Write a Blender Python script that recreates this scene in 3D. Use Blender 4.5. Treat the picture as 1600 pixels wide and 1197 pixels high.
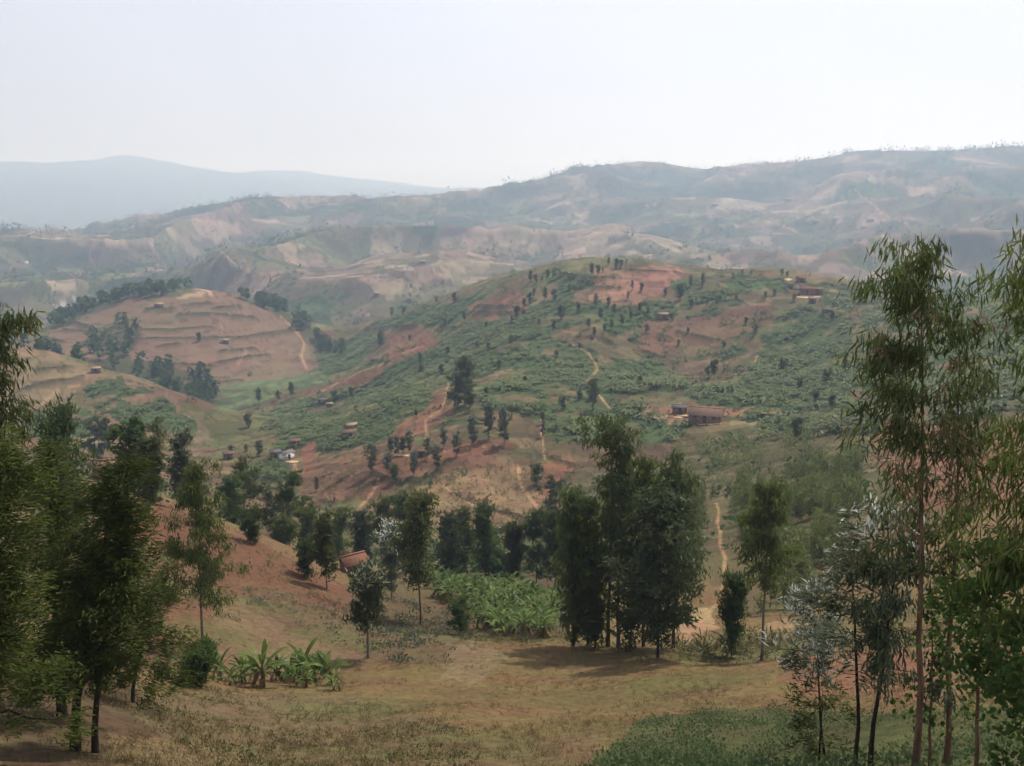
import bpy, math
import numpy as np
from math import radians, sin, cos, tan, pi

sc = bpy.context.scene
for o in list(bpy.data.objects):
    bpy.data.objects.remove(o)

# ------------------------------------------------------------------ camera
CZ = 130.0                      # camera height above the valley datum
FPX, PITCH = 1500.0, math.atan((598.5 - 300.0) / 1500.0)
cd = bpy.data.cameras.new('camera')
cd.sensor_width = 36.0
cd.lens = 36.0 * FPX / 1600.0
cd.clip_start, cd.clip_end = 0.1, 60000.0
cam = bpy.data.objects.new('camera', cd)
cam.location = (0, 0, CZ)
cam.rotation_euler = (pi / 2 - PITCH, 0, 0)
sc.collection.objects.link(cam)
sc.camera = cam

# ------------------------------------------------------------------ sky and sun
SUN_EL, SUN_AZ = radians(56), radians(38)      # azimuth to the right of the view direction (+Y)
w = bpy.data.worlds.new('World')
sc.world = w
w.use_nodes = True
nt = w.node_tree
nt.nodes.clear()
N = nt.nodes.new
out = N('ShaderNodeOutputWorld')
bg = N('ShaderNodeBackground')
bg.inputs['Strength'].default_value = 0.1
sky = N('ShaderNodeTexSky')
sky.sky_type = 'NISHITA'
sky.sun_disc = False
sky.sun_elevation = SUN_EL
sky.sun_rotation = SUN_AZ
sky.dust_density = 4.0
tc = N('ShaderNodeTexCoord')
mp = N('ShaderNodeMapping')
mp.inputs['Scale'].default_value = (1.0, 1.0, 2.6)
mp.inputs['Location'].default_value = (0.35, 0.1, 0.2)
cl = N('ShaderNodeTexNoise')
cl.inputs['Scale'].default_value = 1.7
cl.inputs['Detail'].default_value = 5
cl.inputs['Roughness'].default_value = 0.45
rmp = N('ShaderNodeValToRGB')
rmp.color_ramp.elements[0].position = 0.36
rmp.color_ramp.elements[0].color = (0.82, 0.82, 0.82, 1)
rmp.color_ramp.elements[1].position = 0.6
rmp.color_ramp.elements[1].color = (1, 1, 1, 1)
veil = N('ShaderNodeMix')
veil.data_type = 'RGBA'
SKYV = (9.9, 10.15, 11.6, 1)
veil.inputs[7].default_value = SKYV
L = nt.links.new
L(tc.outputs['Generated'], mp.inputs['Vector'])
L(mp.outputs[0], cl.inputs['Vector'])
L(cl.outputs['Fac'], rmp.inputs['Fac'])
# the veil of thin cloud is densest towards the sun
dt = N('ShaderNodeVectorMath'); dt.operation = 'DOT_PRODUCT'
dt.inputs[1].default_value = (sin(SUN_AZ) * cos(SUN_EL), cos(SUN_AZ) * cos(SUN_EL), sin(SUN_EL))
md = N('ShaderNodeMapRange'); md.inputs[1].default_value = 0.25; md.inputs[2].default_value = 0.78; md.inputs[3].default_value = 0.55; md.inputs[4].default_value = 1.0
ml = N('ShaderNodeMath'); ml.operation = 'MULTIPLY'; ml.use_clamp = True
L(tc.outputs['Generated'], dt.inputs[0]); L(dt.outputs['Value'], md.inputs[0]); L(md.outputs[0], ml.inputs[0]); L(rmp.outputs['Color'], ml.inputs[1])
L(ml.outputs[0], veil.inputs[0])
L(sky.outputs['Color'], veil.inputs[6])
L(veil.outputs[2], bg.inputs['Color'])
L(bg.outputs[0], out.inputs['Surface'])

sd = bpy.data.lights.new('sun', 'SUN')
sd.energy = 4.8
sd.angle = radians(1.5)
sd.color = (1.0, 0.95, 0.87)
sun = bpy.data.objects.new('sun', sd)
sun.rotation_euler = (-(pi / 2 - SUN_EL), 0, -SUN_AZ)
sun.location = (0, 0, CZ + 60)
sc.collection.objects.link(sun)

sc.view_settings.view_transform = 'Standard'
sc.view_settings.look = 'None'
sc.view_settings.gamma = 1.0
sc.view_settings.exposure = -0.05
sc.view_settings.use_curve_mapping = False
sc.cycles.use_denoising = True
sc.cycles.denoising_input_passes = 'RGB'
sc.cycles.max_bounces = 6
sc.cycles.diffuse_bounces = 3
sc.cycles.transmission_bounces = 3
sc.cycles.transparent_max_bounces = 4
sc.cycles.volume_bounces = 2
sc.cycles.use_adaptive_sampling = True
sc.cycles.adaptive_threshold = 0.004
HAZE = 2.8e-4

rng = np.random.default_rng(7)

# ------------------------------------------------------------------ numpy helpers
def hash2(ix, iy, seed=0):
    h = (ix.astype(np.int64) * 374761393 + iy.astype(np.int64) * 668265263 + seed * 1442695041) & 0xFFFFFFFF
    h = ((h ^ (h >> 13)) * 1274126177) & 0xFFFFFFFF
    h = ((h ^ (h >> 16)) * 2246822519) & 0xFFFFFFFF
    h = h ^ (h >> 15)
    return (h & 0xFFFFFF) / float(0x1000000)

def vnoise(x, y, seed=0):
    x0, y0 = np.floor(x), np.floor(y)
    fx, fy = x - x0, y - y0
    fx = fx * fx * fx * (fx * (fx * 6 - 15) + 10)
    fy = fy * fy * fy * (fy * (fy * 6 - 15) + 10)
    a = hash2(x0, y0, seed); b = hash2(x0 + 1, y0, seed)
    c = hash2(x0, y0 + 1, seed); d = hash2(x0 + 1, y0 + 1, seed)
    return (a + (b - a) * fx) * (1 - fy) + (c + (d - c) * fx) * fy

def fbm(x, y, seed=0, octv=4, gain=0.5):
    s, a, t = 0.0, 1.0, 0.0
    for i in range(octv):
        s = s + a * vnoise(x * 2 ** i + 17.3 * i, y * 2 ** i - 9.1 * i, seed + i)
        t += a
        a *= gain
    return s / t

def sstep(a, b, x):
    t = np.clip((x - a) / (b - a), 0, 1)
    return t * t * (3 - 2 * t)

def pix_dir(px, py):
    x = (np.asarray(px, float) - 800.0) / FPX
    u = (598.5 - np.asarray(py, float)) / FPX
    Y = cos(PITCH) + sin(PITCH) * u
    Z = -sin(PITCH) + cos(PITCH) * u
    H = np.hypot(x, Y)
    return np.arctan2(x, Y), Z / H          # azimuth, tangent of elevation

def to_pix(az, s):
    x, Y, Z = np.sin(az), np.cos(az), s
    d = cos(PITCH) * Y - sin(PITCH) * Z
    u = sin(PITCH) * Y + cos(PITCH) * Z
    d = np.maximum(d, 1e-3)
    return 800 + FPX * x / d, 598.5 - FPX * u / d

# ------------------------------------------------------------------ terrain: heights read off the photo
CTRL = [
 # near slope under the camera
 (0,1197,20),(350,1197,22),(700,1197,23),(1000,1197,23),(1300,1197,20),(1600,1197,17),
 (0,1100,27),(130,1170,23),(250,1100,33),(420,1130,32),(280,1045,46),(420,1068,49),(560,1060,48),(700,1110,34),(850,1110,36),
 (720,1015,56),(560,1025,58),(900,1025,55),(1030,1030,55),(1190,1035,53),(1100,1100,38),(1000,1150,29),(1240,1110,34),
 (1600,1100,24),(1400,1060,38),(1300,1020,48),(1600,1010,40),(1200,1000,62),(1450,1000,55),
 (880,1008,60),(1050,1000,64),(1120,985,70),(1260,975,72),
 # left red spur
 (0,900,60),(100,900,65),(100,800,92),(0,760,110),(230,800,92),(175,752,115),(330,850,84),(400,846,92),(480,895,84),(545,945,76),
 (350,960,64),(450,975,64),(600,975,72),(650,975,78),(250,940,62),(300,800,104),
 (550,915,92),(560,895,102),(700,930,95),(850,945,88),(800,1000,64),(1000,940,86),
 # behind the spur
 (0,800,170),(150,800,165),(300,840,150),(420,880,140),(520,890,138),(700,900,115),(800,890,120),(700,865,150),(850,860,140),(960,860,130),
 # foot and front slope of the central hill
 (760,820,190),(620,790,200),(820,810,192),(560,800,208),(850,760,212),(480,770,235),(600,730,235),(740,690,245),
 (450,720,288),(550,675,300),(380,690,330),(380,740,270),(330,640,430),(330,780,220),
 (420,600,540),(500,610,500),(560,620,440),(640,600,400),(590,568,470),(540,555,580),(650,540,520),
 (730,630,285),(900,700,245),(900,600,310),(730,560,385),(850,520,390),(1000,560,370),(1100,560,370),(1100,650,262),
 (1000,720,225),(950,800,170),(700,520,500),(800,460,505),(930,460,450),(1050,480,430),
 # crest of the central hill
 (570,508,690),(620,490,650),(680,471,600),(760,443,560),(830,428,530),(930,411,505),(1000,412,500),(1070,424,495),(1130,432,490),
 (1200,425,490),(1260,430,480),(1340,448,465),(1420,464,450),(1500,466,430),(1600,462,400),
 # right flank
 (1300,550,340),(1200,480,420),(1350,620,255),(1250,720,190),(1130,800,152),(1120,900,102),(1180,760,175),(1250,850,120),
 (1400,750,155),(1500,850,105),(1600,780,120),(1600,920,72),(1400,900,92),(1500,680,190),(1600,600,235),(1450,560,300),(1600,520,310),(1060,850,130),(1350,960,68),
 # behind the central hill
 (570,560,850),(680,520,760),(800,485,720),(930,470,680),(1070,480,660),(1200,480,650),(1340,500,630),(1500,520,580),(1600,520,560),
 # near hill on the left
 (0,545,480),(30,545,475),(100,560,462),(200,587,432),(270,618,405),(320,662,375),(345,700,345),
 (100,620,418),(60,655,385),(0,660,380),(200,650,385),(280,685,352),(150,695,335),(0,720,300),(250,705,330),(230,760,240),(100,770,240),
 (0,585,560),(100,605,560),(200,620,540),(280,650,500),
 # terraced hill
 (20,545,660),(60,528,680),(130,492,720),(200,464,745),(300,453,760),(380,463,755),(440,490,730),(490,530,690),(525,556,660),
 (330,605,555),(300,570,590),(300,520,660),(150,545,640),(450,560,625),(480,580,590),(400,520,670),(200,500,690),
 (60,560,860),(130,530,900),(300,500,920),(440,525,880),(510,550,850),
 # far slopes
 (0,490,1080),(60,498,1020),(160,470,1100),(0,430,1500),(100,400,1800),(220,420,1500),(0,369,2100),(60,367,2100),(130,366,2100),(200,360,2120),(300,338,2200),(420,325,2300),(520,325,2300),
 (640,322,2300),(700,319,2320),(760,300,2500),(850,283,2600),(950,270,2700),(1035,257,2700),(1100,266,2700),(1180,271,2700),(1240,279,2700),
 (1310,256,2700),(1400,252,2700),(1470,258,2700),(1530,252,2680),(1600,243,2650),
 (500,495,960),(500,440,1180),(600,460,1000),(660,396,1180),(600,405,1350),(740,440,1060),(820,430,1200),(450,400,1450),(350,425,1280),(490,372,1550),(470,376,1800),(650,352,1750),(780,350,1850),
 (900,440,1080),(1100,455,980),(1300,465,960),(1450,472,930),(1600,470,900),
 (900,380,1500),(900,330,2000),(1100,400,1330),(1100,330,1900),(1300,395,1300),(1330,300,2100),(1300,335,1850),(1240,320,2050),(1420,330,2000),(1500,430,1060),(1500,380,1400),(1500,320,1900),(1600,400,1230),(1600,320,1850),
 # behind the far crest, far valley, mountains
 (0,400,3000),(200,395,3000),(420,365,3100),(640,355,3100),(850,320,3300),(1035,300,3500),(1240,310,3500),(1400,300,3500),(1600,290,3500),
 (0,380,4300),(250,370,4300),(500,350,4300),(800,330,4500),(1100,330,4800),(1600,330,4800),
 (0,255,8000),(90,262,8000),(180,247,8000),(230,251,8000),(300,264,8000),(370,271,8000),(450,268,8000),(540,277,8000),(640,288,8000),(760,300,8000),(950,305,8000),(1200,305,8000),(1600,300,8000),
 (630,303,5600),(668,297,5600),(705,311,5600),(560,310,5600),
 (0,320,11000),(400,320,11000),(800,320,11000),(1600,320,11000),
]
pts = []
for px, py, D in CTRL:
    az, s = pix_dir(px, py)
    pts.append((float(az), math.log(D), float(s)))
    if px == 0:
        pts.append((float(az) - 0.22, math.log(D), float(s)))
    if px == 1600:
        pts.append((float(az) + 0.22, math.log(D), float(s)))
for az in (-0.7, -0.4, -0.15, 0.15, 0.4, 0.7):
    pts += [(az, math.log(1.5), -1.15), (az, math.log(4.5), -0.76), (az, math.log(10), -0.67)]
P = np.array(pts)

def tps_fit(P, lam=2e-4):
    n = len(P)
    d2 = (P[:, None, 0] - P[None, :, 0]) ** 2 + (P[:, None, 1] - P[None, :, 1]) ** 2
    K = 0.5 * d2 * np.log(d2 + 1e-12) + lam * np.eye(n)
    Q = np.c_[np.ones(n), P[:, :2]]
    A = np.block([[K, Q], [Q.T, np.zeros((3, 3))]])
    return np.linalg.solve(A, np.r_[P[:, 2], 0, 0, 0])
TPS = tps_fit(P)

def tps_eval(az, lw):
    out = np.empty(az.size)
    for i in range(0, az.size, 20000):
        a, l = az[i:i + 20000], lw[i:i + 20000]
        d2 = (a[:, None] - P[None, :, 0]) ** 2 + (l[:, None] - P[None, :, 1]) ** 2
        out[i:i + 20000] = (0.5 * d2 * np.log(d2 + 1e-12)) @ TPS[:-3] + TPS[-3] + a * TPS[-2] + l * TPS[-1]
    return out

# grid: columns by bearing (all round, dense ahead), rows by distance
side = 0.57 + 0.25 * np.linspace(0, 1, 36)[1:] ** 1.6
front = np.r_[-side[::-1], np.linspace(-0.57, 0.57, 600), side]
back = np.linspace(side[-1], 2 * pi - side[-1], 64)[1:-1]
AZ = np.r_[front, back]
nf, nc = len(front), len(AZ)
def seg(a, b, n): return np.exp(np.linspace(math.log(a), math.log(b), n, endpoint=False))
DR = np.r_[seg(1.5, 15, 26), seg(15, 60, 105), seg(60, 130, 80), seg(130, 320, 190), seg(320, 900, 170), seg(900, 3000, 200), seg(3000, 9500, 36), [9500.0]]
nr = len(DR)
LW = np.log(DR)

# thin-plate surface on a coarse grid, then bicubic-free linear refinement
ca = np.linspace(front[0], front[-1], 300)
cl_ = np.linspace(LW[0], LW[-1], 330)
S0 = tps_eval(np.repeat(ca[None], 330, 0).ravel(), np.repeat(cl_[:, None], 300, 1).ravel()).reshape(330, 300)
def cub(M, x):      # Catmull-Rom along axis 0 at fractional indices x
    n = M.shape[0]
    i = np.clip(np.floor(x).astype(int), 0, n - 2); t = (x - i)[:, None]
    p0, p1, p2, p3 = M[np.maximum(i - 1, 0)], M[i], M[i + 1], M[np.minimum(i + 2, n - 1)]
    return p1 + 0.5 * t * (p2 - p0 + t * (2 * p0 - 5 * p1 + 4 * p2 - p3 + t * (3 * (p1 - p2) + p3 - p0)))
S = cub(S0, (LW - cl_[0]) / (cl_[1] - cl_[0]))
S = cub(S.T.copy(), (front - ca[0]) / (ca[1] - ca[0])).T
AF, LF = np.meshgrid(front, LW)
DF = np.exp(LF)

# relief: gullies and spurs far away, soft unevenness near by (fraction of the distance)
XF, YF = DF * np.sin(AF), DF * np.cos(AF)
wx = fbm(XF / 260, YF / 260, 31, 3) - 0.5
wy = fbm(XF / 260, YF / 260, 57, 3) - 0.5
ridge = 1 - np.abs(2 * fbm((XF + 260 * wx) / 430, (YF + 260 * wy) / 430, 5, 3, 0.42) - 1)      # crests of spurs
GULLY = ridge
far = sstep(850, 1250, DF) * (1 - sstep(3200, 5000, DF))
ridge2 = 1 - np.abs(2 * fbm((XF + 120 * wy) / 120, (YF + 120 * wx) / 120, 15, 4) - 1)
S = S + far * ((ridge - 0.78) * 120 + (ridge2 - 0.78) * 12) / DF
S = S + sstep(4500, 6000, DF) * (fbm(XF / 900, YF / 900, 8, 5) - 0.5) * 0.012
midm = sstep(110, 220, DF) * (1 - sstep(900, 1100, DF))
S = S + midm * (fbm(XF / 70, YF / 70, 3, 4) - 0.5) * 7 / DF
nearm = 1 - sstep(110, 220, DF)
S = S + nearm * (fbm(XF / 9, YF / 9, 4, 4) - 0.5) * np.minimum(0.9, DF * .03) / DF
S = S + (fbm(XF / 1.7, YF / 1.7, 6, 3) - 0.5) * 0.22 / DF * (1 - sstep(60, 140, DF))

# ------------------------------------------------------------------ ray to ground lookup
def col_s(az):
    j = np.clip(np.interp(az, front, np.arange(nf)), 0, nf - 1.001)
    i = int(j); t = j - i
    return S[:, i] * (1 - t) + S[:, i + 1] * t

def gp_d(px, py, dmin=0, dmax=1e9):
    az, s = pix_dir(px, py)
    c = col_s(az)
    ok = np.where((c >= s) & (DR >= dmin) & (DR <= dmax))[0]
    if len(ok) == 0:                      # never reached: nearest miss in range
        r = np.where((DR >= dmin) & (DR <= dmax))[0]
        k = r[np.argmax(c[r])]
        return float(az), float(DR[k])
    k = ok[0]
    if k == 0 or DR[k - 1] < dmin:
        return float(az), float(DR[k])
    t = (s - c[k - 1]) / max(c[k] - c[k - 1], 1e-9)
    return float(az), float(DR[k - 1] + np.clip(t, 0, 1) * (DR[k] - DR[k - 1]))

def gz(x, y):
    x, y = np.asarray(x, float), np.asarray(y, float)
    az, D = np.arctan2(x, y), np.hypot(x, y)
    j = np.clip(np.interp(az, front, np.arange(nf)), 0, nf - 1.001)
    i = np.clip(np.interp(D, DR, np.arange(nr)), 0, nr - 1.001)
    j0, i0 = j.astype(int), i.astype(int)
    tj, ti = j - j0, i - i0
    Z = S * DF
    return ((Z[i0, j0] * (1 - tj) + Z[i0, j0 + 1] * tj) * (1 - ti) + (Z[i0 + 1, j0] * (1 - tj) + Z[i0 + 1, j0 + 1] * tj) * ti) + CZ

def gp(px, py, dmin=0, dmax=1e9):
    az, D = gp_d(px, py, dmin, dmax)
    x, y = D * sin(az), D * cos(az)
    return x, y, float(gz(x, y))

def at_d(px, D):
    """point on the ground at the bearing of column px and distance D"""
    az = math.atan2((px - 800.0) / FPX, cos(PITCH))
    x, y = D * sin(az), D * cos(az)
    return x, y, float(gz(x, y))

# ------------------------------------------------------------------ land cover
PXG, PYG = to_pix(AF, S)
n1 = (fbm(XF / 14, YF / 14, 70, 3) - 0.5) * sstep(100, 300, DF) + (fbm(XF / 2.5, YF / 2.5, 71, 3) - 0.5) * (1 - sstep(100, 300, DF))
n2 = (fbm(XF / 14, YF / 14, 80, 3) - 0.5) * sstep(100, 300, DF) + (fbm(XF / 2.5, YF / 2.5, 81, 3) - 0.5) * (1 - sstep(100, 300, DF))
WPX, WPY = PXG + 26 * n1, PYG + 20 * n2

def poly(pts, dmin, dmax):
    m = (DF >= dmin) & (DF <= dmax)
    p = np.array(pts, float)
    m &= (WPX > p[:, 0].min()) & (WPX < p[:, 0].max()) & (WPY > p[:, 1].min()) & (WPY < p[:, 1].max())
    idx = np.where(m)
    x, y = WPX[idx], WPY[idx]
    ins = np.zeros(len(x), bool)
    for k in range(len(p)):
        (x0, y0), (x1, y1) = p[k - 1], p[k]
        c = (y0 > y) != (y1 > y)
        with np.errstate(divide='ignore', invalid='ignore'):
            xi = (x1 - x0) * (y - y0) / (y1 - y0 + 1e-12) + x0
        ins ^= c & (x < xi)
    out = np.zeros(DF.shape, bool)
    out[idx[0][ins], idx[1][ins]] = True
    return out

def voro(u, v, seed):
    iu, iv = np.floor(u), np.floor(v)
    f1 = np.full(u.shape, 9.0); f2 = np.full(u.shape, 9.0)
    idh = np.zeros(u.shape)
    for a in (-1, 0, 1):
        for b in (-1, 0, 1):
            cu, cv = iu + a, iv + b
            d = np.hypot(cu + 0.15 + 0.7 * hash2(cu, cv, seed) - u, cv + 0.15 + 0.7 * hash2(cu, cv, seed + 1) - v)
            h = hash2(cu, cv, seed + 2)
            nearer = d < f1
            f2 = np.where(nearer, f1, np.minimum(f2, d))
            idh = np.where(nearer, h, idh)
            f1 = np.where(nearer, d, f1)
    return idh, f2 - f1

def mixc(C, m, col):
    m = m[..., None]
    return C * (1 - m) + np.asarray(col) * m

RED, RED2, TAN, BROWN = (0.168, 0.085, 0.05), (0.142, 0.083, 0.05), (0.145, 0.106, 0.057), (0.108, 0.074, 0.043)
OLIVE, GREEN, LUSH, LITTER = (0.10, 0.094, 0.04), (0.052, 0.07, 0.026), (0.10, 0.125, 0.055), (0.085, 0.058, 0.036)
MEADOW, PATHC, BANK, WOODF = (0.155, 0.106, 0.052), (0.33, 0.205, 0.115), (0.06, 0.048, 0.026), (0.05, 0.058, 0.026)

va = AF + 0.018 * (fbm(XF / 60, YF / 60, 41, 2) - 0.5) + 0.01 * n1
vb = LF + 0.03 * (fbm(XF / 60, YF / 60, 43, 2) - 0.5) + 0.01 * n2
pid, pedge = voro(va / 0.04 + vb * 3.0, vb / 0.032, 11)
pid2 = (pid * 7.31) % 1.0
big = fbm(XF / 320, YF / 320, 91, 3)
COL = np.empty(DF.shape + (3,))
COL[:] = MEADOW
beyond = DF > 118
lo = sstep(0.44, 0.60, GULLY * 0 + fbm(XF / 190, YF / 190, 19, 3))
r = pid + 0.55 * (big - 0.5) + 0.22 * (PXG > 520) * (DF < 760)
fieldcol = np.where((r < 0.30)[..., None], np.array(RED2), np.where((r < 0.58)[..., None], np.array(TAN), np.where((r < 0.8)[..., None], np.array(BROWN) * 0.6 + np.array(OLIVE) * 0.4, np.array(OLIVE))))
fieldcol = fieldcol * (0.86 + 0.3 * pid2)[..., None]
COL = np.where(beyond[..., None], fieldcol, COL)
farz = DF > 820
fid, fedge = voro(va / 0.022 + vb * 2.0, vb / 0.02, 14)
fr = 0.09 + (pid * 0.35 + fid * 0.3) + 0.9 * (fbm(XF / 120, YF / 120, 23, 4) - 0.5) + 0.35 * (0.82 - GULLY)
fcol = np.where((fr < 0.24)[..., None], np.array((0.225, 0.17, 0.115)), np.where((fr < 0.40)[..., None], np.array((0.12, 0.095, 0.056)), np.where((fr < 0.56)[..., None], np.array(OLIVE), np.array(GREEN))))
fcol = fcol * (0.62 + 0.75 * ((fid * 5.77) % 1.0))[..., None]
COL = np.where(farz[..., None], fcol, COL)
FARWOOD = farz & (fr > 0.47) & (DF < 3200)
COL = np.where((DF > 4800)[..., None], np.array((0.07, 0.075, 0.045)), COL)

BAN = np.zeros(DF.shape, bool)
banana_zones = [
 [(425,700),(470,645),(540,610),(600,600),(690,570),(690,598),(660,640),(610,660),(580,700),(520,712),(470,705)],
 [(470,655),(520,630),(600,590),(700,560),(700,545),(640,560),(560,600),(500,610),(420,640),(430,680)],
 [(565,522),(620,492),(690,476),(740,462),(745,500),(700,512),(650,508),(600,515)],
 [(490,545),(560,520),(600,530),(570,570),(500,590)],
 [(690,600),(700,565),(760,535),(870,528),(935,545),(920,590),(960,600),(1000,640),(960,652),(900,640),(850,660),(820,650),(760,640),(720,610)],
 [(700,515),(800,495),(870,505),(860,530),(760,535),(700,540)],
 [(860,440),(930,480),(920,500),(860,520),(820,500),(830,470)],
 [(930,470),(1010,465),(1060,480),(1040,500),(960,520),(930,500)],
 [(840,655),(1000,640),(1080,660),(1060,690),(980,690),(870,690)],
 [(960,560),(1060,575),(1080,600),(1020,625),(960,600)],
 [(1020,600),(1150,600),(1180,570),(1260,560),(1330,560),(1330,640),(1250,645),(1170,640),(1080,630)],
 [(1120,560),(1180,510),(1240,480),(1330,490),(1330,560),(1260,560),(1180,570)],
 [(1050,445),(1130,432),(1220,435),(1230,455),(1160,462),(1060,462)],
 [(1240,435),(1340,450),(1330,490),(1300,480),(1290,455)],
 [(130,610),(190,592),(240,610),(300,650),(310,680),(240,672),(160,650)],
 [(40,650),(130,640),(180,680),(100,690),(40,690)],
 [(375,745),(400,715),(455,715),(460,745),(400,755)],
 [(1340,470),(1600,466),(1600,620),(1480,640),(1340,600)],
 [(1150,655),(1320,645),(1300,680),(1200,680)],
]
for z in banana_zones:
    BAN |= poly(z, 118, 820)
bn = fbm(XF / 16, YF / 16, 101, 3)
hill = poly([(420,700),(560,520),(700,470),(860,425),(1000,440),(1130,432),(1340,448),(1600,465),(1600,640),(1340,680),(1100,690),(900,700),(800,660),(600,690)], 200, 760)
BAN |= hill & (fbm(XF / 30, YF / 30, 103, 3) > 0.55)
BAN &= bn > 0.33
COL = mixc(COL, BAN * 1.0, GREEN)
for z, c in [
 ([(330,605),(430,586),(500,575),(515,598),(450,612),(400,632),(340,650)], LUSH),
 ([(320,660),(400,640),(440,650),(420,690),(330,720)], OLIVE),
 ([(608,522),(662,512),(692,540),(622,560),(590,590),(600,560)], RED),
 ([(500,612),(590,570),(605,572),(585,590),(520,618)], RED),
 ([(740,475),(812,452),(832,468),(800,502),(735,500)], RED),
 ([(925,424),(1040,414),(1072,430),(1005,470),(960,482),(925,465)], (0.25,0.135,0.09)),
 ([(860,522),(935,503),(962,520),(905,536)], TAN),
 ([(465,735),(560,702),(790,684),(805,700),(700,742),(600,757),(520,792),(470,772)], RED2),
 ([(480,690),(500,690),(480,760),(470,760)], RED),
 ([(590,800),(700,742),(800,728),(870,760),(885,800),(825,822),(700,835),(620,815)], (0.185,0.12,0.07)),
 ([(560,720),(790,684),(800,696),(690,720),(660,742),(600,745)], RED),
 ([(588,697),(640,650),(700,612),(706,650),(668,672),(640,690)], RED),
 ([(1000,502),(1200,478),(1212,500),(1100,548),(1000,548)], RED2),
 ([(1010,545),(1150,570),(1130,600),(1050,590)], BROWN),
 ([(838,725),(895,715),(905,770),(860,785)], RED),
 ([(880,690),(1060,690),(1060,720),(960,740),(900,730)], BROWN),
 ([(1370,655),(1600,670),(1600,800),(1420,795),(1365,720)], RED),
 ([(1400,800),(1600,810),(1600,900),(1450,890)], BROWN),
 ([(1000,645),(1060,632),(1180,636),(1170,650),(1040,660)], (0.24,0.13,0.085)),
]:
    COL = mixc(COL, poly(z, 118, 840) * 1.0, c)
    if c is not OLIVE:
        BAN &= ~poly(z, 118, 840)
# terraced hill and the hill in front of it
lh = poly([(60,530),(130,495),(200,465),(300,452),(380,462),(440,490),(490,530),(500,560),(480,585),(400,600),(330,608),(230,575),(100,545)], 560, 800)
COL = mixc(COL, lh * 0.72, (0.18, 0.115, 0.078))
COL = mixc(COL, poly([(275,458),(330,450),(330,463),(280,465)], 560, 800) * 1.0, (0.34, 0.25, 0.15))
ln = poly([(0,545),(100,560),(200,586),(270,618),(340,690),(250,700),(120,610),(60,640),(0,640)], 320, 500)
COL = mixc(COL, ln * 0.8 * ~BAN, (0.185, 0.125, 0.08))
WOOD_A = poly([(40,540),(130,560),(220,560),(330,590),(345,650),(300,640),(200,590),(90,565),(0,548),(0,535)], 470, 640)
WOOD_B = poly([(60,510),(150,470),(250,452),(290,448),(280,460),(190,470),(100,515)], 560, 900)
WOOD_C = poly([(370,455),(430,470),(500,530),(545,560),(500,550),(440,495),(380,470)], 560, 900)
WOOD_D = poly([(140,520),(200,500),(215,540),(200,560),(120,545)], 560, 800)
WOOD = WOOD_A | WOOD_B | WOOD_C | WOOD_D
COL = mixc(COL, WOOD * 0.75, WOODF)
SAP = poly([(1050,700),(1240,672),(1330,640),(1350,760),(1310,900),(1230,960),(1150,960),(1090,880),(1045,780)], 75, 330)
COL = mixc(COL, SAP * 0.8, (0.095, 0.078, 0.04))
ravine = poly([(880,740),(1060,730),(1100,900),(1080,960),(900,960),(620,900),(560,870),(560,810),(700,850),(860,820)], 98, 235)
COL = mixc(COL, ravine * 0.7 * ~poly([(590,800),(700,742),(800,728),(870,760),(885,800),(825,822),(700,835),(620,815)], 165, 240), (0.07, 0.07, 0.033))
# near ground
near = DF <= 135
for z, c, a in [
 ([(150,770),(260,780),(330,830),(400,845),(480,885),(560,930),(560,962),(430,930),(350,1000),(280,1050),(120,1050),(100,900)], (0.135, 0.072, 0.043), 0.95),
 ([(340,940),(420,935),(545,975),(580,1040),(440,1040),(330,1030)], (0.16, 0.11, 0.065), 0.85),
 ([(375,915),(450,925),(545,965),(735,985),(730,1040),(600,1040),(530,1008),(450,985),(385,955)], (0.115, 0.078, 0.046), 0.85),
 ([(0,1020),(180,1060),(270,1110),(330,1197),(330,1300),(0,1300)], LITTER, 0.85),
 ([(200,1110),(260,1080),(560,1085),(740,1150),(760,1197),(760,1300),(330,1300),(280,1180)], (0.135, 0.105, 0.06), 0.7),
 ([(180,1150),(340,1170),(420,1197),(420,1250),(180,1250)], (0.20, 0.145, 0.075), 0.6),
 ([(620,1165),(930,1150),(960,1197),(960,1300),(600,1300)], (0.145, 0.085, 0.055), 0.65),
 ([(930,1185),(1000,1125),(1130,1105),(1260,1110),(1400,1120),(1600,1100),(1600,1300),(930,1300)], (0.065, 0.07, 0.03), 0.9),
 ([(1185,1040),(1255,1008),(1440,1015),(1440,1095),(1260,1085)], (0.19, 0.095, 0.06), 0.9),
 ([(1440,1000),(1600,960),(1600,1080),(1440,1090)], (0.18, 0.11, 0.068), 0.8),
 ([(1060,1040),(1050,1000),(1210,990),(1280,995),(1250,1015),(1190,1035)], (0.15, 0.135, 0.06), 0.9),
 ([(1055,990),(1080,950),(1110,955),(1120,985),(1070,1005)], (0.31, 0.21, 0.12), 0.9),
 ([(1120,1000),(1240,965),(1300,975),(1200,1005)], (0.26, 0.19, 0.10), 0.9),
 ([(700,1010),(760,1005),(800,1025),(740,1070),(690,1060)], (0.2, 0.145, 0.09), 0.6),
 ([(0,700),(330,700),(330,770),(200,780),(100,900),(0,900)], (0.12, 0.095, 0.05), 0.8),
 ([(545,935),(600,900),(700,890),(890,890),(890,1003),(740,1000),(560,985)], (0.10, 0.072, 0.04), 0.85),
]:
    COL = mixc(COL, poly(z, 12, 150) * a, c)

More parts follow.
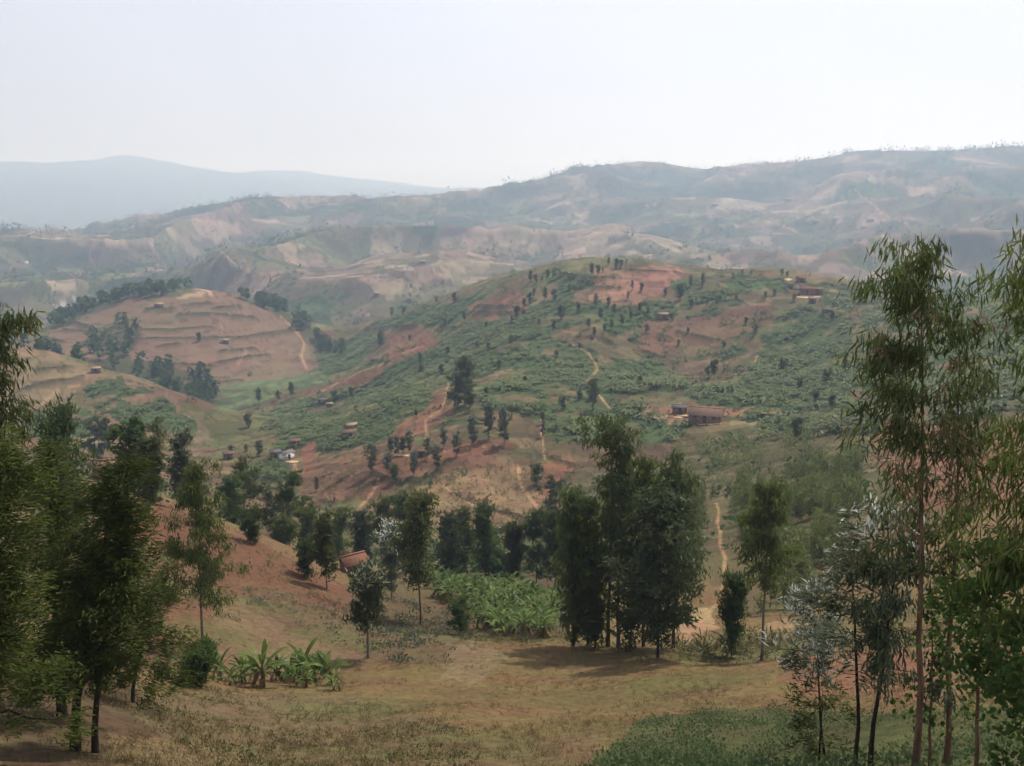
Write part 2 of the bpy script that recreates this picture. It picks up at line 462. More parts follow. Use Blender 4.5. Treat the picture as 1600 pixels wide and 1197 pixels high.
# contour terraces: steps with a darker overgrown riser
tz = S * DF
th_ = np.where(DF > 820, 7.5, 3.4)
ph_ = (tz + 2.5 * (fbm(XF / 45, YF / 45, 29, 3) - 0.5)) / th_ + 3.7 * np.floor(pid * 4)
fz = ph_ - np.floor(ph_)
on = (sstep(0.25, 0.55, hash2(np.floor(ph_), np.floor(pid * 997), 3)) * 0.8 + 0.2) * ((DF > 125) & (DF < 3000)) * ~BAN * ~SAP * ~ravine * ~WOOD
rise_ = (1 - sstep(0.12, 0.26, np.minimum(fz, 1 - fz) * 2)) * on
S = S + on * th_ * 0.35 * (np.where(fz < 0.5, -fz, 1 - fz) * 0.5) / DF * (DF < 820)
COL = mixc(COL, rise_ * np.where(DF > 820, 0.45, 0.6), BANK)

# ------------------------------------------------------------------ banks, paths: lines laid along the ground
def ground_line(pix, dmin=0, dmax=1e9, step=1.0):
    out = []
    for k in range(len(pix) - 1):
        (x0, y0), (x1, y1) = pix[k], pix[k + 1]
        n = max(2, int(math.hypot(x1 - x0, y1 - y0) / 3))
        for t in np.linspace(0, 1, n, endpoint=(k == len(pix) - 2)):
            out.append(gp(x0 + (x1 - x0) * t, y0 + (y1 - y0) * t, dmin, dmax)[:2])
    a = np.array(out)
    for _ in range(2):
        b = a.copy(); b[1:-1] = (a[:-2] + 2 * a[1:-1] + a[2:]) / 4; a = b
    return a

def line_dist(line, reach):
    """distance of grid vertices near a ground line -> (rows, cols, dist)"""
    az = np.arctan2(line[:, 0], line[:, 1]); D = np.hypot(line[:, 0], line[:, 1])
    j0, j1 = np.searchsorted(front, az.min() - reach / D.min()), np.searchsorted(front, az.max() + reach / D.min())
    i0, i1 = np.searchsorted(DR, D.min() - reach), np.searchsorted(DR, D.max() + reach)
    X, Y = XF[i0:i1, j0:j1], YF[i0:i1, j0:j1]
    d = np.full(X.shape, 1e9)
    for k in range(len(line) - 1):
        a, b = line[k], line[k + 1]
        ab = b - a
        t = np.clip(((X - a[0]) * ab[0] + (Y - a[1]) * ab[1]) / (ab @ ab + 1e-9), 0, 1)
        d = np.minimum(d, np.hypot(X - a[0] - t * ab[0], Y - a[1] - t * ab[1]))
    return slice(i0, i1), slice(j0, j1), d

BANKS = [(p, 560, 800) for p in [
 [(290,478),(329,475)],[(337,483),(375,480)],[(280,493),(334,492),(400,498)],[(209,517),(270,517),(330,512)],[(200,531),(267,530),(375,529),(449,519),(470,520)],
 [(250,542),(280,539)],[(236,568),(334,573)],[(337,569),(388,559),(420,556)],[(304,591),(324,601),(375,595)],[(67,529),(98,536)],[(98,517),(138,520)],[(108,503),(142,514)],[(230,485),(270,484)],[(345,550),(400,546)]]]
BANKS += [(p, 130, 700) for p in [
 [(903,529),(938,529),(963,541)],[(1005,550),(1054,567)],[(742,490),(798,492)],[(745,480),(798,481)],[(574,518),(616,513),(651,511)],[(689,513),(728,515)],
 [(582,738),(601,748),(620,757),(632,756),(643,748),(666,751),(686,735),(700,722)],[(509,767),(555,738)],[(539,786),(590,751)],[(618,776),(656,756)],[(490,778),(523,788)],[(505,746),(520,741)],
 [(706,771),(721,781),(750,787),(777,800),(805,804),(826,816)],[(400,745),(440,752),(470,748)],[(870,428),(935,440),(960,430)],[(930,450),(970,452)],[(900,440),(960,436)],[(980,424),(1040,426)],
 [(1060,520),(1130,535)],[(960,600),(1060,610)],[(1090,560),(1150,552)],[(130,590),(60,602),(30,612)],[(110,575),(60,580)],[(1150,640),(1190,650)],[(845,712),(900,728)],[(1190,500),(1230,497)]]]
bank_lines = []
for p, a, b in BANKS:
    ln_ = ground_line(p, a, b)
    bank_lines.append(ln_)
    wid = np.hypot(*ln_.mean(0)) * 0.0044
    ii, jj, d = line_dist(ln_, wid * 3)
    m = (1 - sstep(wid * 0.5, wid * 1.2, d))
    COL[ii, jj] = mixc(COL[ii, jj], m * 0.9, BANK)
    S[ii, jj] += m * wid * 0.45 / DF[ii, jj]

PATHS = [
 ([(810,730),(812,755),(830,780),(848,800),(864,815)], 130, 300, 0.0022),
 ([(846,655),(848,690),(851,718)], 130, 400, 0.0016),
 ([(700,598),(697,622),(690,640),(664,656),(668,682),(664,700)], 130, 400, 0.0013),
 ([(690,640),(664,656)], 130, 400, 0.0014),
 ([(896,539),(921,553),(935,576),(917,596)], 130, 500, 0.0015),
 ([(932,612),(952,637)], 130, 500, 0.0015),
 ([(1119,786),(1124,800),(1120,815),(1127,835),(1125,852),(1134,872),(1131,888),(1136,905),(1126,925),(1128,938),(1112,950),(1104,966),(1088,978),(1065,995)], 60, 200, 0.0021),
 ([(1118,978),(1090,985),(1060,992)], 50, 90, 0.0018),
 ([(600,568),(560,582),(505,610)], 300, 620, 0.0020),
 ([(440,495),(460,515),(477,537),(470,556),(480,578)], 560, 800, 0.0014),
 ([(693,757),(715,779),(760,797),(826,822)], 130, 300, 0.0011),
 ([(66,632),(92,608),(135,599),(180,590)], 320, 520, 0.0013),
 ([(457,717),(464,735),(460,752)], 200, 400, 0.0020),
 ([(592,752),(578,775),(560,795)], 150, 300, 0.0022),
 ([(1050,643),(1110,652),(1168,640)], 180, 400, 0.0017),
 ([(1183,556),(1176,575)], 200, 500, 0.0014),
 ([(690,706),(740,700),(785,694)], 150, 400, 0.0010),
 ([(1335,295),(1290,330),(1260,345)], 1500, 2600, 0.0011),
 ([(1010,322),(1035,316)], 1500, 2600, 0.0016),
 ([(1118,322),(1140,333)], 1500, 2600, 0.0012),
 ([(1335,295),(1380,335),(1420,350)], 1500, 2600, 0.0008),
 ([(1190,345),(1220,352),(1245,362)], 1200, 2600, 0.0014),
 ([(385,548),(368,575)], 560, 800, 0.0008),
 ([(347,503),(348,522)], 560, 800, 0.0008),
]
path_lines = []
CLEAR = np.zeros(DF.shape, bool)
for p, a, b, wd in PATHS:
    ln_ = ground_line(p, a, b)
    path_lines.append((ln_, wd))
    wid = np.hypot(*ln_.mean(0)) * wd
    ii, jj, d = line_dist(ln_, wid * 2)
    dd = d * (0.75 + 0.5 * fbm(XF[ii, jj] / wid / 3, YF[ii, jj] / wid / 3, 3, 2))
    m = 1 - sstep(wid * 0.6, wid * 1.25, dd)
    COL[ii, jj] = mixc(COL[ii, jj], m * 0.85, PATHC)
    BAN[ii, jj] &= ~(m > 0.2)
    if np.hypot(*ln_.mean(0)) < 330:
        i3, j3, d3 = line_dist(ln_, 7.0)
        CLEAR[i3, j3] |= d3 < np.where(DF[i3, j3] < np.hypot(*ln_.mean(0)) * 1.02, 4.0, 2.2)
    SAP[ii, jj] &= ~(m > 0.2)
    if np.hypot(*ln_.mean(0)) < 800:
        S[ii, jj] -= m * wid * 0.12 / DF[ii, jj]
SAP &= ~CLEAR
BAN &= ~CLEAR
ravine &= ~CLEAR
# pale rocks of the little quarry far left
rk = poly([(85,480),(100,468),(125,467),(127,478),(110,488),(92,492)], 900, 1500)
COL = mixc(COL, rk * sstep(0.4, 0.6, fbm(XF / 9, YF / 9, 5, 3)), (0.34, 0.32, 0.30))

# small plots: each its own shade, thin overgrown borders
plot_ = ((DF > 125) & (DF < 820)) * ~lh
COL = COL * (1 + plot_ * (0.55 * ((fid * 3.13) % 1.0) - 0.27))[..., None]
COL = mixc(COL, plot_ * (1 - sstep(0.02, 0.07, fedge)) * 0.45 * ~BAN, BANK)
COL = mixc(COL, ((DF > 820) & (DF < 3000)) * (1 - sstep(0.03, 0.10, fedge)) * 0.35, WOODF)
# greener grass patches on the meadow
COL = mixc(COL, (DF < 70) * 0.55 * sstep(0.46, 0.62, fbm(XF / 6, YF / 6, 66, 4)), (0.105, 0.10, 0.042))
# mottling of the soil
mot = fbm(AF / 0.012, LF / 0.012, 61, 4)
mot2 = fbm(AF / 0.05, LF / 0.05, 67, 4)
COL = COL * (0.72 + 0.36 * mot + 0.2 * mot2)[..., None]
gr = np.clip((mot2 - 0.5) * 3, -0.5, 0.5)
COL = COL * 0.82
grey_ = COL.mean(-1, keepdims=True)
COL = np.maximum(grey_ + (COL - grey_) * 1.12, 0.008)
COL = np.clip(COL * np.stack([1 - 0.08 * gr, 1 + 0.10 * gr, 1 - 0.05 * gr], -1), 0.01, 0.7)

# ------------------------------------------------------------------ ground mesh (all round the camera)
tb = np.linspace(0, 1, len(back) + 2)[1:-1]
tb = tb * tb * (3 - 2 * tb)
SB = S[:, -1:] * (1 - tb) + S[:, :1] * tb
SA = np.c_[S, SB]
A_, D_ = np.meshgrid(AZ, DR)
V = np.stack([D_ * np.sin(A_), D_ * np.cos(A_), SA * D_ + CZ], -1).reshape(-1, 3)
CB = COL[:, -1:] * (1 - tb)[None, :, None] + COL[:, :1] * tb[None, :, None]
CA = np.concatenate([COL, CB], 1).reshape(-1, 3)
ii, jj = np.meshgrid(np.arange(nr - 1), np.arange(nc), indexing='ij')
j2 = (jj + 1) % nc
F = np.stack([ii * nc + jj, ii * nc + j2, (ii + 1) * nc + j2, (ii + 1) * nc + jj], -1).reshape(-1, 4)[:, ::-1]

def mesh_np(name, V, F, smooth=True, attrs=None):
    """mesh from numpy arrays; F is (n,3) or (n,4)"""
    me = bpy.data.meshes.new(name)
    k = F.shape[1]
    me.vertices.add(len(V)); me.vertices.foreach_set('co', np.ascontiguousarray(V, np.float32).ravel())
    me.loops.add(F.size); me.loops.foreach_set('vertex_index', np.ascontiguousarray(F, np.int32).ravel())
    me.polygons.add(len(F)); me.polygons.foreach_set('loop_start', np.arange(0, F.size, k, dtype=np.int32))
    if smooth:
        me.polygons.foreach_set('use_smooth', np.ones(len(F), bool))
    for nm, a in (attrs or {}).items():
        if a.ndim == 1:
            at = me.attributes.new(nm, 'FLOAT', 'POINT'); at.data.foreach_set('value', np.ascontiguousarray(a, np.float32))
        else:
            at = me.attributes.new(nm, 'FLOAT_COLOR', 'POINT')
            at.data.foreach_set('color', np.ascontiguousarray(np.c_[a, np.ones(len(a))], np.float32).ravel())
    me.update(calc_edges=True)
    return me

def new_mat(name):
    m = bpy.data.materials.new(name)
    m.use_nodes = True
    return m, m.node_tree, m.node_tree.nodes['Principled BSDF']

m_ground, t_, p_ = new_mat('ground')
a_ = t_.nodes.new('ShaderNodeAttribute'); a_.attribute_name = 'cover'
nz = t_.nodes.new('ShaderNodeTexNoise'); nz.inputs['Scale'].default_value = 2.3; nz.inputs['Detail'].default_value = 8; nz.inputs['Roughness'].default_value = 0.7
gm = t_.nodes.new('ShaderNodeNewGeometry')
mr = t_.nodes.new('ShaderNodeMapRange'); mr.inputs[1].default_value = 0.3; mr.inputs[2].default_value = 0.7; mr.inputs[3].default_value = 0.62; mr.inputs[4].default_value = 1.35
mx = t_.nodes.new('ShaderNodeMix'); mx.data_type = 'RGBA'; mx.blend_type = 'MULTIPLY'; mx.inputs[0].default_value = 1
bp = t_.nodes.new('ShaderNodeBump'); bp.inputs['Strength'].default_value = 0.7; bp.inputs['Distance'].default_value = 0.25
t_.links.new(gm.outputs['Position'], nz.inputs['Vector'])
t_.links.new(nz.outputs['Fac'], mr.inputs[0]); t_.links.new(mr.outputs[0], mx.inputs[7]); t_.links.new(a_.outputs['Color'], mx.inputs[6])
t_.links.new(mx.outputs[2], p_.inputs['Base Color']); t_.links.new(nz.outputs['Fac'], bp.inputs['Height']); t_.links.new(bp.outputs[0], p_.inputs['Normal'])
p_.inputs['Roughness'].default_value = 0.95
p_.inputs['Specular IOR Level'].default_value = 0.1

def link(name, data, parent=None, mat=None):
    o = bpy.data.objects.new(name, data)
    sc.collection.objects.link(o)
    if parent is not None:
        o.parent = parent
    if mat is not None:
        data.materials.clear(); data.materials.append(mat)
    return o
def tag(o, label=None, cat=None, group=None, kind=None):
    if label: o['label'] = label
    if cat: o['category'] = cat
    if group: o['group'] = group
    if kind: o['kind'] = kind
    return o

g_ = link('ground', mesh_np('ground', V, F, True, {'cover': CA}), None, m_ground)
tag(g_, 'hilly farmland of red soil fields, dry meadow and green plots', 'ground', kind='structure')

# ------------------------------------------------------------------ haze
zlo, zhi = V[:, 2].min() - 1.0, V[:, 2].max() + 25.0
R_ = 9500 + 40
hv = np.array([(x, y, z) for z in (zlo, zhi) for x, y in ((-R_, -R_), (R_, -R_), (R_, R_), (-R_, R_))], float)
hf = np.array([(3, 2, 1, 0), (4, 5, 6, 7), (0, 1, 5, 4), (1, 2, 6, 5), (2, 3, 7, 6), (3, 0, 4, 7)])
m_haze = bpy.data.materials.new('haze'); m_haze.use_nodes = True
t_ = m_haze.node_tree; t_.nodes.clear()
pv = t_.nodes.new('ShaderNodeVolumePrincipled'); po = t_.nodes.new('ShaderNodeOutputMaterial')
pv.inputs['Color'].default_value = (0.58, 0.75, 1.0, 1)
pv.inputs['Density'].default_value = HAZE
pv.inputs['Absorption Color'].default_value = (1, 1, 1, 1)
pv.inputs['Anisotropy'].default_value = 0.4
t_.links.new(pv.outputs[0], po.inputs['Volume'])
try:
    m_haze.cycles.volume_sampling = 'DISTANCE'
    m_haze.cycles.homogeneous_volume = True
except Exception:
    pass
hz = link('haze', mesh_np('haze', hv, hf, False), None, m_haze)
tag(hz, 'pale bluish haze filling the valleys and veiling the far hills', 'haze', kind='stuff')

# ------------------------------------------------------------------ shape helpers for plants
class Q:
    """collects quads with a per-vertex tint"""
    def __init__(s): s.v, s.f, s.t, s.n = [], [], [], 0
    def add(s, V, F, T=0.5):
        V = np.asarray(V, float); F = np.asarray(F, int)
        s.v.append(V); s.f.append(F + s.n)
        s.t.append(np.full(len(V), T) if np.isscalar(T) else T)
        s.n += len(V)
    def arrays(s): return np.concatenate(s.v), np.concatenate(s.f), np.concatenate(s.t)
    def mesh(s, name, mat, smooth=False):
        V, F, T = s.arrays()
        me = mesh_np(name, V, F, smooth, {'tint': T})
        me.materials.append(mat)
        return me

def unit(a): return a / np.maximum(np.linalg.norm(a, axis=-1, keepdims=True), 1e-9)

def tube(q, path, rad, sides=6, T=0.5):
    path = np.asarray(path, float); rad = np.asarray(rad, float); n = len(path)
    tg = unit(np.gradient(path, axis=0))
    up = np.where(np.abs(tg[:, 2:3]) > 0.9, np.array([[1.0, 0, 0]]), np.array([[0, 0, 1.0]]))
    a = unit(np.cross(tg, up)); b = np.cross(tg, a)
    th = np.arange(sides) * 2 * pi / sides
    V = path[:, None] + rad[:, None, None] * (a[:, None] * np.cos(th)[None, :, None] + b[:, None] * np.sin(th)[None, :, None])
    i, j = np.meshgrid(np.arange(n - 1), np.arange(sides), indexing='ij')
    j2 = (j + 1) % sides
    F = np.stack([i * sides + j, i * sides + j2, (i + 1) * sides + j2, (i + 1) * sides + j], -1).reshape(-1, 4)
    q.add(V.reshape(-1, 3), F, T)

def strips(q, P0, d, side, Ln, W, curve, prof, T):
    """leaf blades: one strip per row of P0"""
    n, m = len(P0), len(prof)
    t = np.linspace(0, 1, m)
    c = P0[:, None] + d[:, None] * (Ln[:, None] * t)[..., None] + curve[:, None] * (Ln[:, None] * t ** 2)[..., None]
    off = side[:, None] * (W[:, None] * np.asarray(prof))[..., None]
    V = np.stack([c - off, c + off], 2).reshape(-1, 3)
    base = (np.arange(n) * m * 2)[:, None] + (np.arange(m - 1) * 2)[None]
    F = np.stack([base, base + 1, base + 3, base + 2], -1).reshape(-1, 4)
    q.add(V, F, np.repeat(T, m * 2))

def leaf_mat(name, c0, c1, transl=0.3, rough=0.5, c2=None, boost=0.14):
    m = bpy.data.materials.new(name); m.use_nodes = True
    t = m.node_tree; t.nodes.clear()
    o = t.nodes.new('ShaderNodeOutputMaterial'); at = t.nodes.new('ShaderNodeAttribute'); at.attribute_name = 'tint'
    r = t.nodes.new('ShaderNodeValToRGB')
    r.color_ramp.elements[0].color = (*c0, 1); r.color_ramp.elements[1].color = (*c1, 1)
    if c2:
        r.color_ramp.elements[1].position = 0.8
        e = r.color_ramp.elements.new(1.0); e.color = (*c2, 1)
    oi = t.nodes.new('ShaderNodeObjectInfo')
    hv_ = t.nodes.new('ShaderNodeHueSaturation')
    mr = t.nodes.new('ShaderNodeMapRange'); mr.inputs[3].default_value = 0.8; mr.inputs[4].default_value = 1.22
    pb = t.nodes.new('ShaderNodeBsdfPrincipled'); tl = t.nodes.new('ShaderNodeBsdfTranslucent'); mx = t.nodes.new('ShaderNodeMixShader')
    pb.inputs['Roughness'].default_value = rough; pb.inputs['Specular IOR Level'].default_value = 0.08
    mx.inputs[0].default_value = transl + boost
    t.links.new(at.outputs['Fac'], r.inputs[0]); t.links.new(oi.outputs['Random'], mr.inputs[0])
    t.links.new(r.outputs[0], hv_.inputs['Color']); t.links.new(mr.outputs[0], hv_.inputs['Value'])
    for s_ in (pb.inputs['Base Color'], tl.inputs['Color']): t.links.new(hv_.outputs[0], s_)
    t.links.new(pb.outputs[0], mx.inputs[1]); t.links.new(tl.outputs[0], mx.inputs[2]); t.links.new(mx.outputs[0], o.inputs[0])
    return m

def rough_mat(name, c0, c1, scale=6.0, rough=0.9, bump=0.4, stretch=(1, 1, 1)):
    m, t, p = new_mat(name)
    tx = t.nodes.new('ShaderNodeTexCoord'); mp_ = t.nodes.new('ShaderNodeMapping'); mp_.inputs['Scale'].default_value = stretch
    n = t.nodes.new('ShaderNodeTexNoise'); n.inputs['Scale'].default_value = scale; n.inputs['Detail'].default_value = 6
    r = t.nodes.new('ShaderNodeValToRGB'); r.color_ramp.elements[0].position = 0.3; r.color_ramp.elements[1].position = 0.7
    r.color_ramp.elements[0].color = (*c0, 1); r.color_ramp.elements[1].color = (*c1, 1)
    b = t.nodes.new('ShaderNodeBump'); b.inputs['Strength'].default_value = bump; b.inputs['Distance'].default_value = 0.05
    t.links.new(tx.outputs['Object'], mp_.inputs[0]); t.links.new(mp_.outputs[0], n.inputs['Vector']); t.links.new(n.outputs['Fac'], r.inputs[0])
    t.links.new(r.outputs[0], p.inputs['Base Color']); t.links.new(n.outputs['Fac'], b.inputs['Height']); t.links.new(b.outputs[0], p.inputs['Normal'])
    p.inputs['Roughness'].default_value = rough; p.inputs['Specular IOR Level'].default_value = 0.15
    return m

M = dict(
 euc=leaf_mat('eucalyptus_leaf', (0.032, 0.048, 0.017), (0.105, 0.13, 0.042), 0.3, 0.45, (0.17, 0.12, 0.07)),
 eucl=leaf_mat('eucalyptus_light_leaf', (0.055, 0.078, 0.02), (0.15, 0.18, 0.045), 0.35, 0.5),
 cyp=leaf_mat('cypress_spray', (0.025, 0.038, 0.009), (0.10, 0.122, 0.024), 0.3, 0.6),
 dark=leaf_mat('dark_leaf', (0.032, 0.042, 0.012), (0.125, 0.138, 0.038), 0.25, 0.5),
 grev=leaf_mat('silver_oak_leaf', (0.03, 0.042, 0.019), (0.095, 0.115, 0.05), 0.25, 0.5, (0.34, 0.36, 0.24)),  # end colour: silvery leaf undersides, brightened further to paint in sunlit crown tops
 broad=leaf_mat('broad_leaf', (0.04, 0.075, 0.02), (0.10, 0.16, 0.035), 0.4, 0.4),
 silver=leaf_mat('silver_leaf', (0.05, 0.065, 0.035), (0.13, 0.15, 0.09), 0.3, 0.5, (0.6, 0.62, 0.54)),
 shrub=leaf_mat('shrub_leaf', (0.035, 0.06, 0.018), (0.09, 0.13, 0.035), 0.3, 0.5),
 sapl=leaf_mat('sapling_leaf', (0.07, 0.09, 0.026), (0.17, 0.19, 0.055), 0.35, 0.5),
 ban=leaf_mat('banana_leaf', (0.05, 0.09, 0.02), (0.15, 0.20, 0.05), 0.35, 0.35, (0.32, 0.33, 0.12)),
 banf=leaf_mat('banana_far_leaf', (0.05, 0.07, 0.02), (0.145, 0.165, 0.055), 0.3, 0.4, (0.27, 0.24, 0.12)),
 dry=leaf_mat('dry_leaf', (0.13, 0.08, 0.04), (0.25, 0.17, 0.09), 0.2, 0.7),
 grass=leaf_mat('dry_grass', (0.11, 0.09, 0.04), (0.25, 0.19, 0.09), 0.25, 0.7),
 crop=leaf_mat('crop_leaf', (0.04, 0.066, 0.026), (0.11, 0.15, 0.06), 0.3, 0.5),
 bean=leaf_mat('grey_green_crop', (0.055, 0.07, 0.045), (0.13, 0.15, 0.09), 0.2, 0.5),
 weed=leaf_mat('weed_leaf', (0.085, 0.085, 0.036), (0.16, 0.145, 0.065), 0.25, 0.6),
 bark=rough_mat('bark', (0.045, 0.032, 0.022), (0.12, 0.085, 0.06), 5, stretch=(3, 3, 0.6)),
 redbark=rough_mat('eucalyptus_bark', (0.11, 0.055, 0.035), (0.24, 0.15, 0.10), 4, stretch=(3, 3, 0.5)),
 darkbark=rough_mat('dark_bark', (0.018, 0.013, 0.01), (0.05, 0.036, 0.026), 5, stretch=(3, 3, 0.6)),
 greybark=rough_mat('grey_bark', (0.10, 0.085, 0.075), (0.22, 0.19, 0.165), 4, stretch=(3, 3, 0.6)),
 banstem=rough_mat('banana_stem', (0.09, 0.085, 0.035), (0.22, 0.16, 0.08), 4, stretch=(2, 2, 0.5)),
 roof=rough_mat('clay_tile_roof', (0.14, 0.08, 0.055), (0.25, 0.15, 0.10), 3.0, stretch=(0.6, 4, 1)),
 roofn=rough_mat('orange_tile_roof', (0.10, 0.045, 0.03), (0.30, 0.14, 0.085), 7.0, stretch=(0.8, 5, 1)),
 tin=rough_mat('grey_roof', (0.11, 0.10, 0.095), (0.19, 0.17, 0.16), 2.0, 0.9, 0.1),
 thatch=rough_mat('thatch_roof', (0.28, 0.19, 0.11), (0.42, 0.31, 0.19), 4.0),
 mud=rough_mat('mud_brick_wall', (0.14, 0.072, 0.048), (0.23, 0.125, 0.082), 3.0),
 white=rough_mat('whitewashed_wall', (0.55, 0.52, 0.47), (0.72, 0.70, 0.66), 2.0),
 wood=rough_mat('dark_wood', (0.035, 0.024, 0.018), (0.07, 0.05, 0.035), 4.0),
 soilp=rough_mat('pale_yard_earth', (0.40, 0.25, 0.13), (0.52, 0.36, 0.21), 1.0),
)

def rnd(r, n): return r.normal(size=(n, 3))

def make_tree(seed, H, r0, c0, prof, nb, elev, ncl, clr, nl, LL, LWd, mode, leafm, barkm, lean=(0, 0), wig=0.03, tips=0.0, dead=0.0, limb=0.35, dens=None, blade=3, stems=1, phi=None):
    """tapered trunk with limbs; crown of leaf blades in clumps along the limbs. returns trunk mesh, crown mesh"""
    r = np.random.default_rng(seed)
    if nb >= 30: nb, nl = int(nb * 0.62), nl * 1.35
    tq, lq = Q(), Q()
    zz = np.linspace(0, 1, 12)
    ax = np.cumsum(r.normal(0, wig, 12)) * H * 0.12; ay = np.cumsum(r.normal(0, wig, 12)) * H * 0.12
    ax -= ax[0]; ay -= ay[0]
    tp = np.c_[ax + lean[0] * zz ** 1.3, ay + lean[1] * zz ** 1.3, zz * H * 0.97]
    tp[0, 2] = -0.5
    rr = r0 * (1 - 0.93 * zz ** 0.9); rr[0] *= 1.35
    tube(tq, tp, rr, 9)
    A = []
    for b in range(nb):
        u = (b + r.random()) / nb
        h = c0 + (1 - c0) * u * 0.97
        base = np.array([np.interp(h, zz, tp[:, k]) for k in range(3)])
        ph = r.random() * 2 * pi if phi is None else phi[0] + r.normal(0, phi[1])
        e = elev(u) + r.normal(0, 0.12)
        Lb = prof(u) * H * r.uniform(0.4, 1.32)
        dv = np.array([cos(ph) * cos(e), sin(ph) * cos(e), sin(e)])
        tt = np.linspace(0, 1, 5)
        bow = np.array([0, 0, -0.22 if mode in ('droop', 'spray') else 0.12]) * Lb
        bp_ = base + dv * (Lb * tt)[:, None] + bow * (tt ** 2)[:, None] + np.r_[[[0, 0, 0]], r.normal(0, 0.04 * Lb, (4, 3))]
        rb = np.interp(h, zz, rr) * limb
        if Lb > 0.25: tube(tq, bp_, np.maximum(rb * (1 - 0.85 * tt), 0.004), 5)
        k = max(1, int(round(ncl * (0.4 + 0.6 * prof(u) / max(prof(0.4), prof(0.15), prof(0.7))))))
        ts = 1.06 - 0.82 * r.random(k) ** 1.5
        cc = np.stack([np.interp(ts, tt, bp_[:, q]) for q in range(3)], 1) + r.normal(0, clr * 0.8, (k, 3)) * np.array([1, 1, 0.8])
        A.append(np.c_[cc, np.tile(dv, (k, 1)), np.full(k, u)])
    A = np.concatenate(A)
    n = len(A)
    per = r.poisson(nl if dens is None else nl * np.array([dens(q_) for q_ in A[:, 6]]), n) + 1
    idx = np.repeat(np.arange(n), per); m = len(idx)
    P0 = A[idx, :3] + rnd(r, m) * clr * np.array([0.5, 0.5, 0.34])
    bd = A[idx, 3:6]; g = rnd(r, m)
    if mode == 'droop':
        d = unit(np.array([0, 0, -1.0]) + 0.36 * g + 0.18 * bd)
        cv = 0.22 * unit(rnd(r, m)) * np.array([1, 1, 0.2])
    elif mode == 'spray':
        d = unit(bd * np.array([1, 1, 0.5]) + 0.55 * g * np.array([1, 1, 0.45]))
        cv = np.tile(np.array([[0, 0, -0.25]]), (m, 1))
    elif mode == 'upright':
        d = unit(np.array([0, 0, 0.9]) + 0.7 * g + 0.3 * bd)
        cv = 0.2 * rnd(r, m)
    else:
        d = unit(g + 0.5 * bd + np.array([0, 0, 0.15]))
        cv = np.tile(np.array([[0, 0, -0.25]]), (m, 1)) + 0.1 * rnd(r, m)
    side = unit(np.cross(d, rnd(r, m)))
    ctint = r.random(n)
    T = np.clip(0.5 * ctint[idx] + 0.45 * r.random(m), 0, 0.78)
    if tips:
        top = (A[idx, 6] + r.normal(0, 0.15, m)) > (1 - tips)
        T = np.where(top & (r.random(m) < 0.45), 1.0, T)
    if dead:
        lowc = (r.random(n)[idx] < dead * 1.6 * (1 - A[idx, 6]))
        T = np.where(lowc & (r.random(m) < 0.7), 1.0, T)
    pf = {2: [1.0, 0.25], 3: [0.3, 1.0, 0.06], 4: [0.2, 0.9, 1.0, 0.08]}[blade]
    strips(lq, P0, d, side, LL * r.uniform(0.65, 1.25, m), LWd * 0.5 * r.uniform(0.7, 1.2, m), cv, pf, T)
    return tq.mesh('trunk', barkm), lq.mesh('crown', leafm, False)

def put_tree(name, meshes, loc, label, cat='tree', group=None, rz=0.0, sx=1.0, sz=1.0):
    e = link(name, None)
    e.location = loc; e.rotation_euler = (0, 0, rz); e.scale = (sx, sx, sz)
    tag(e, label, cat, group)
    for nm, me in zip(('trunk', 'crown'), meshes):
        link(nm, me, e)
    return e

def height_to(px, ptop, D, zbase):
    az, s = pix_dir(px, ptop)
    return s * D + CZ - zbase

# crown profiles (radius / height against position in the crown)
ell = lambda w, k=1.0: (lambda u: w * math.sqrt(max(0.02, 1 - (2 * min(1, u ** k) - 1) ** 2)))
cone = lambda w, lo=0.15: (lambda u: w * min(1.0, (u + 0.08) / lo) * (1.04 - u) ** 0.8)

# ------------------------------------------------------------------ near trees, each built on its own
def at_row(px, py, D):
    az, _ = pix_dir(px, py)
    x, y = D * sin(az), D * cos(az)
    return x, y, float(gz(x, y))

def near_tree(name, label, base, top, **k):
    if len(base) == 3:
        x, y, z = at_row(*base); D = base[2]
    else:
        x, y, z = gp(*base, 14, 135); D = math.hypot(x, y)
    az, s = pix_dir(*top)
    H = s * D + CZ - z
    k['lean'] = (D * sin(az) - x, D * cos(az) - y)
    if D > 50: k['blade'] = 2
    ms = make_tree(k.pop('seed'), H, k.pop('r0', H * 0.0085), **k)
    return put_tree(name, ms, (x, y, z), label)

EU = dict(mode='droop', leafm=M['euc'], barkm=M['redbark'], blade=3)
near_tree('eucalyptus_tree', 'tall dark eucalyptus with drooping sickle leaves and red-brown trunk at right foreground', (1427, 1235, 16.5), (1432, 362), seed=1,
          c0=0.40, prof=lambda u: float(np.interp(u, [0, .25, .4, .7, .85, 1], [.13, .15, .175, .135, .105, .05])), nb=66, elev=lambda u: 0.55 + 0.4 * u, ncl=7, clr=0.24, nl=15, LL=0.23, LWd=0.036, dead=0.3, r0=0.065, dens=lambda u: 0.3 + 0.9 * min(1, max(0, u - 0.18) * 4), **EU)
near_tree('eucalyptus_tree', 'second eucalyptus with bare red-brown lower trunk just right of the tallest one', (1476, 1235, 17.2), (1500, 505), seed=2,
          c0=0.45, prof=lambda u: 0.12 * (1.05 - 0.6 * u), nb=40, elev=lambda u: 0.6, ncl=5, clr=0.24, nl=8, LL=0.22, LWd=0.036, dead=0.45, r0=0.058, **EU)
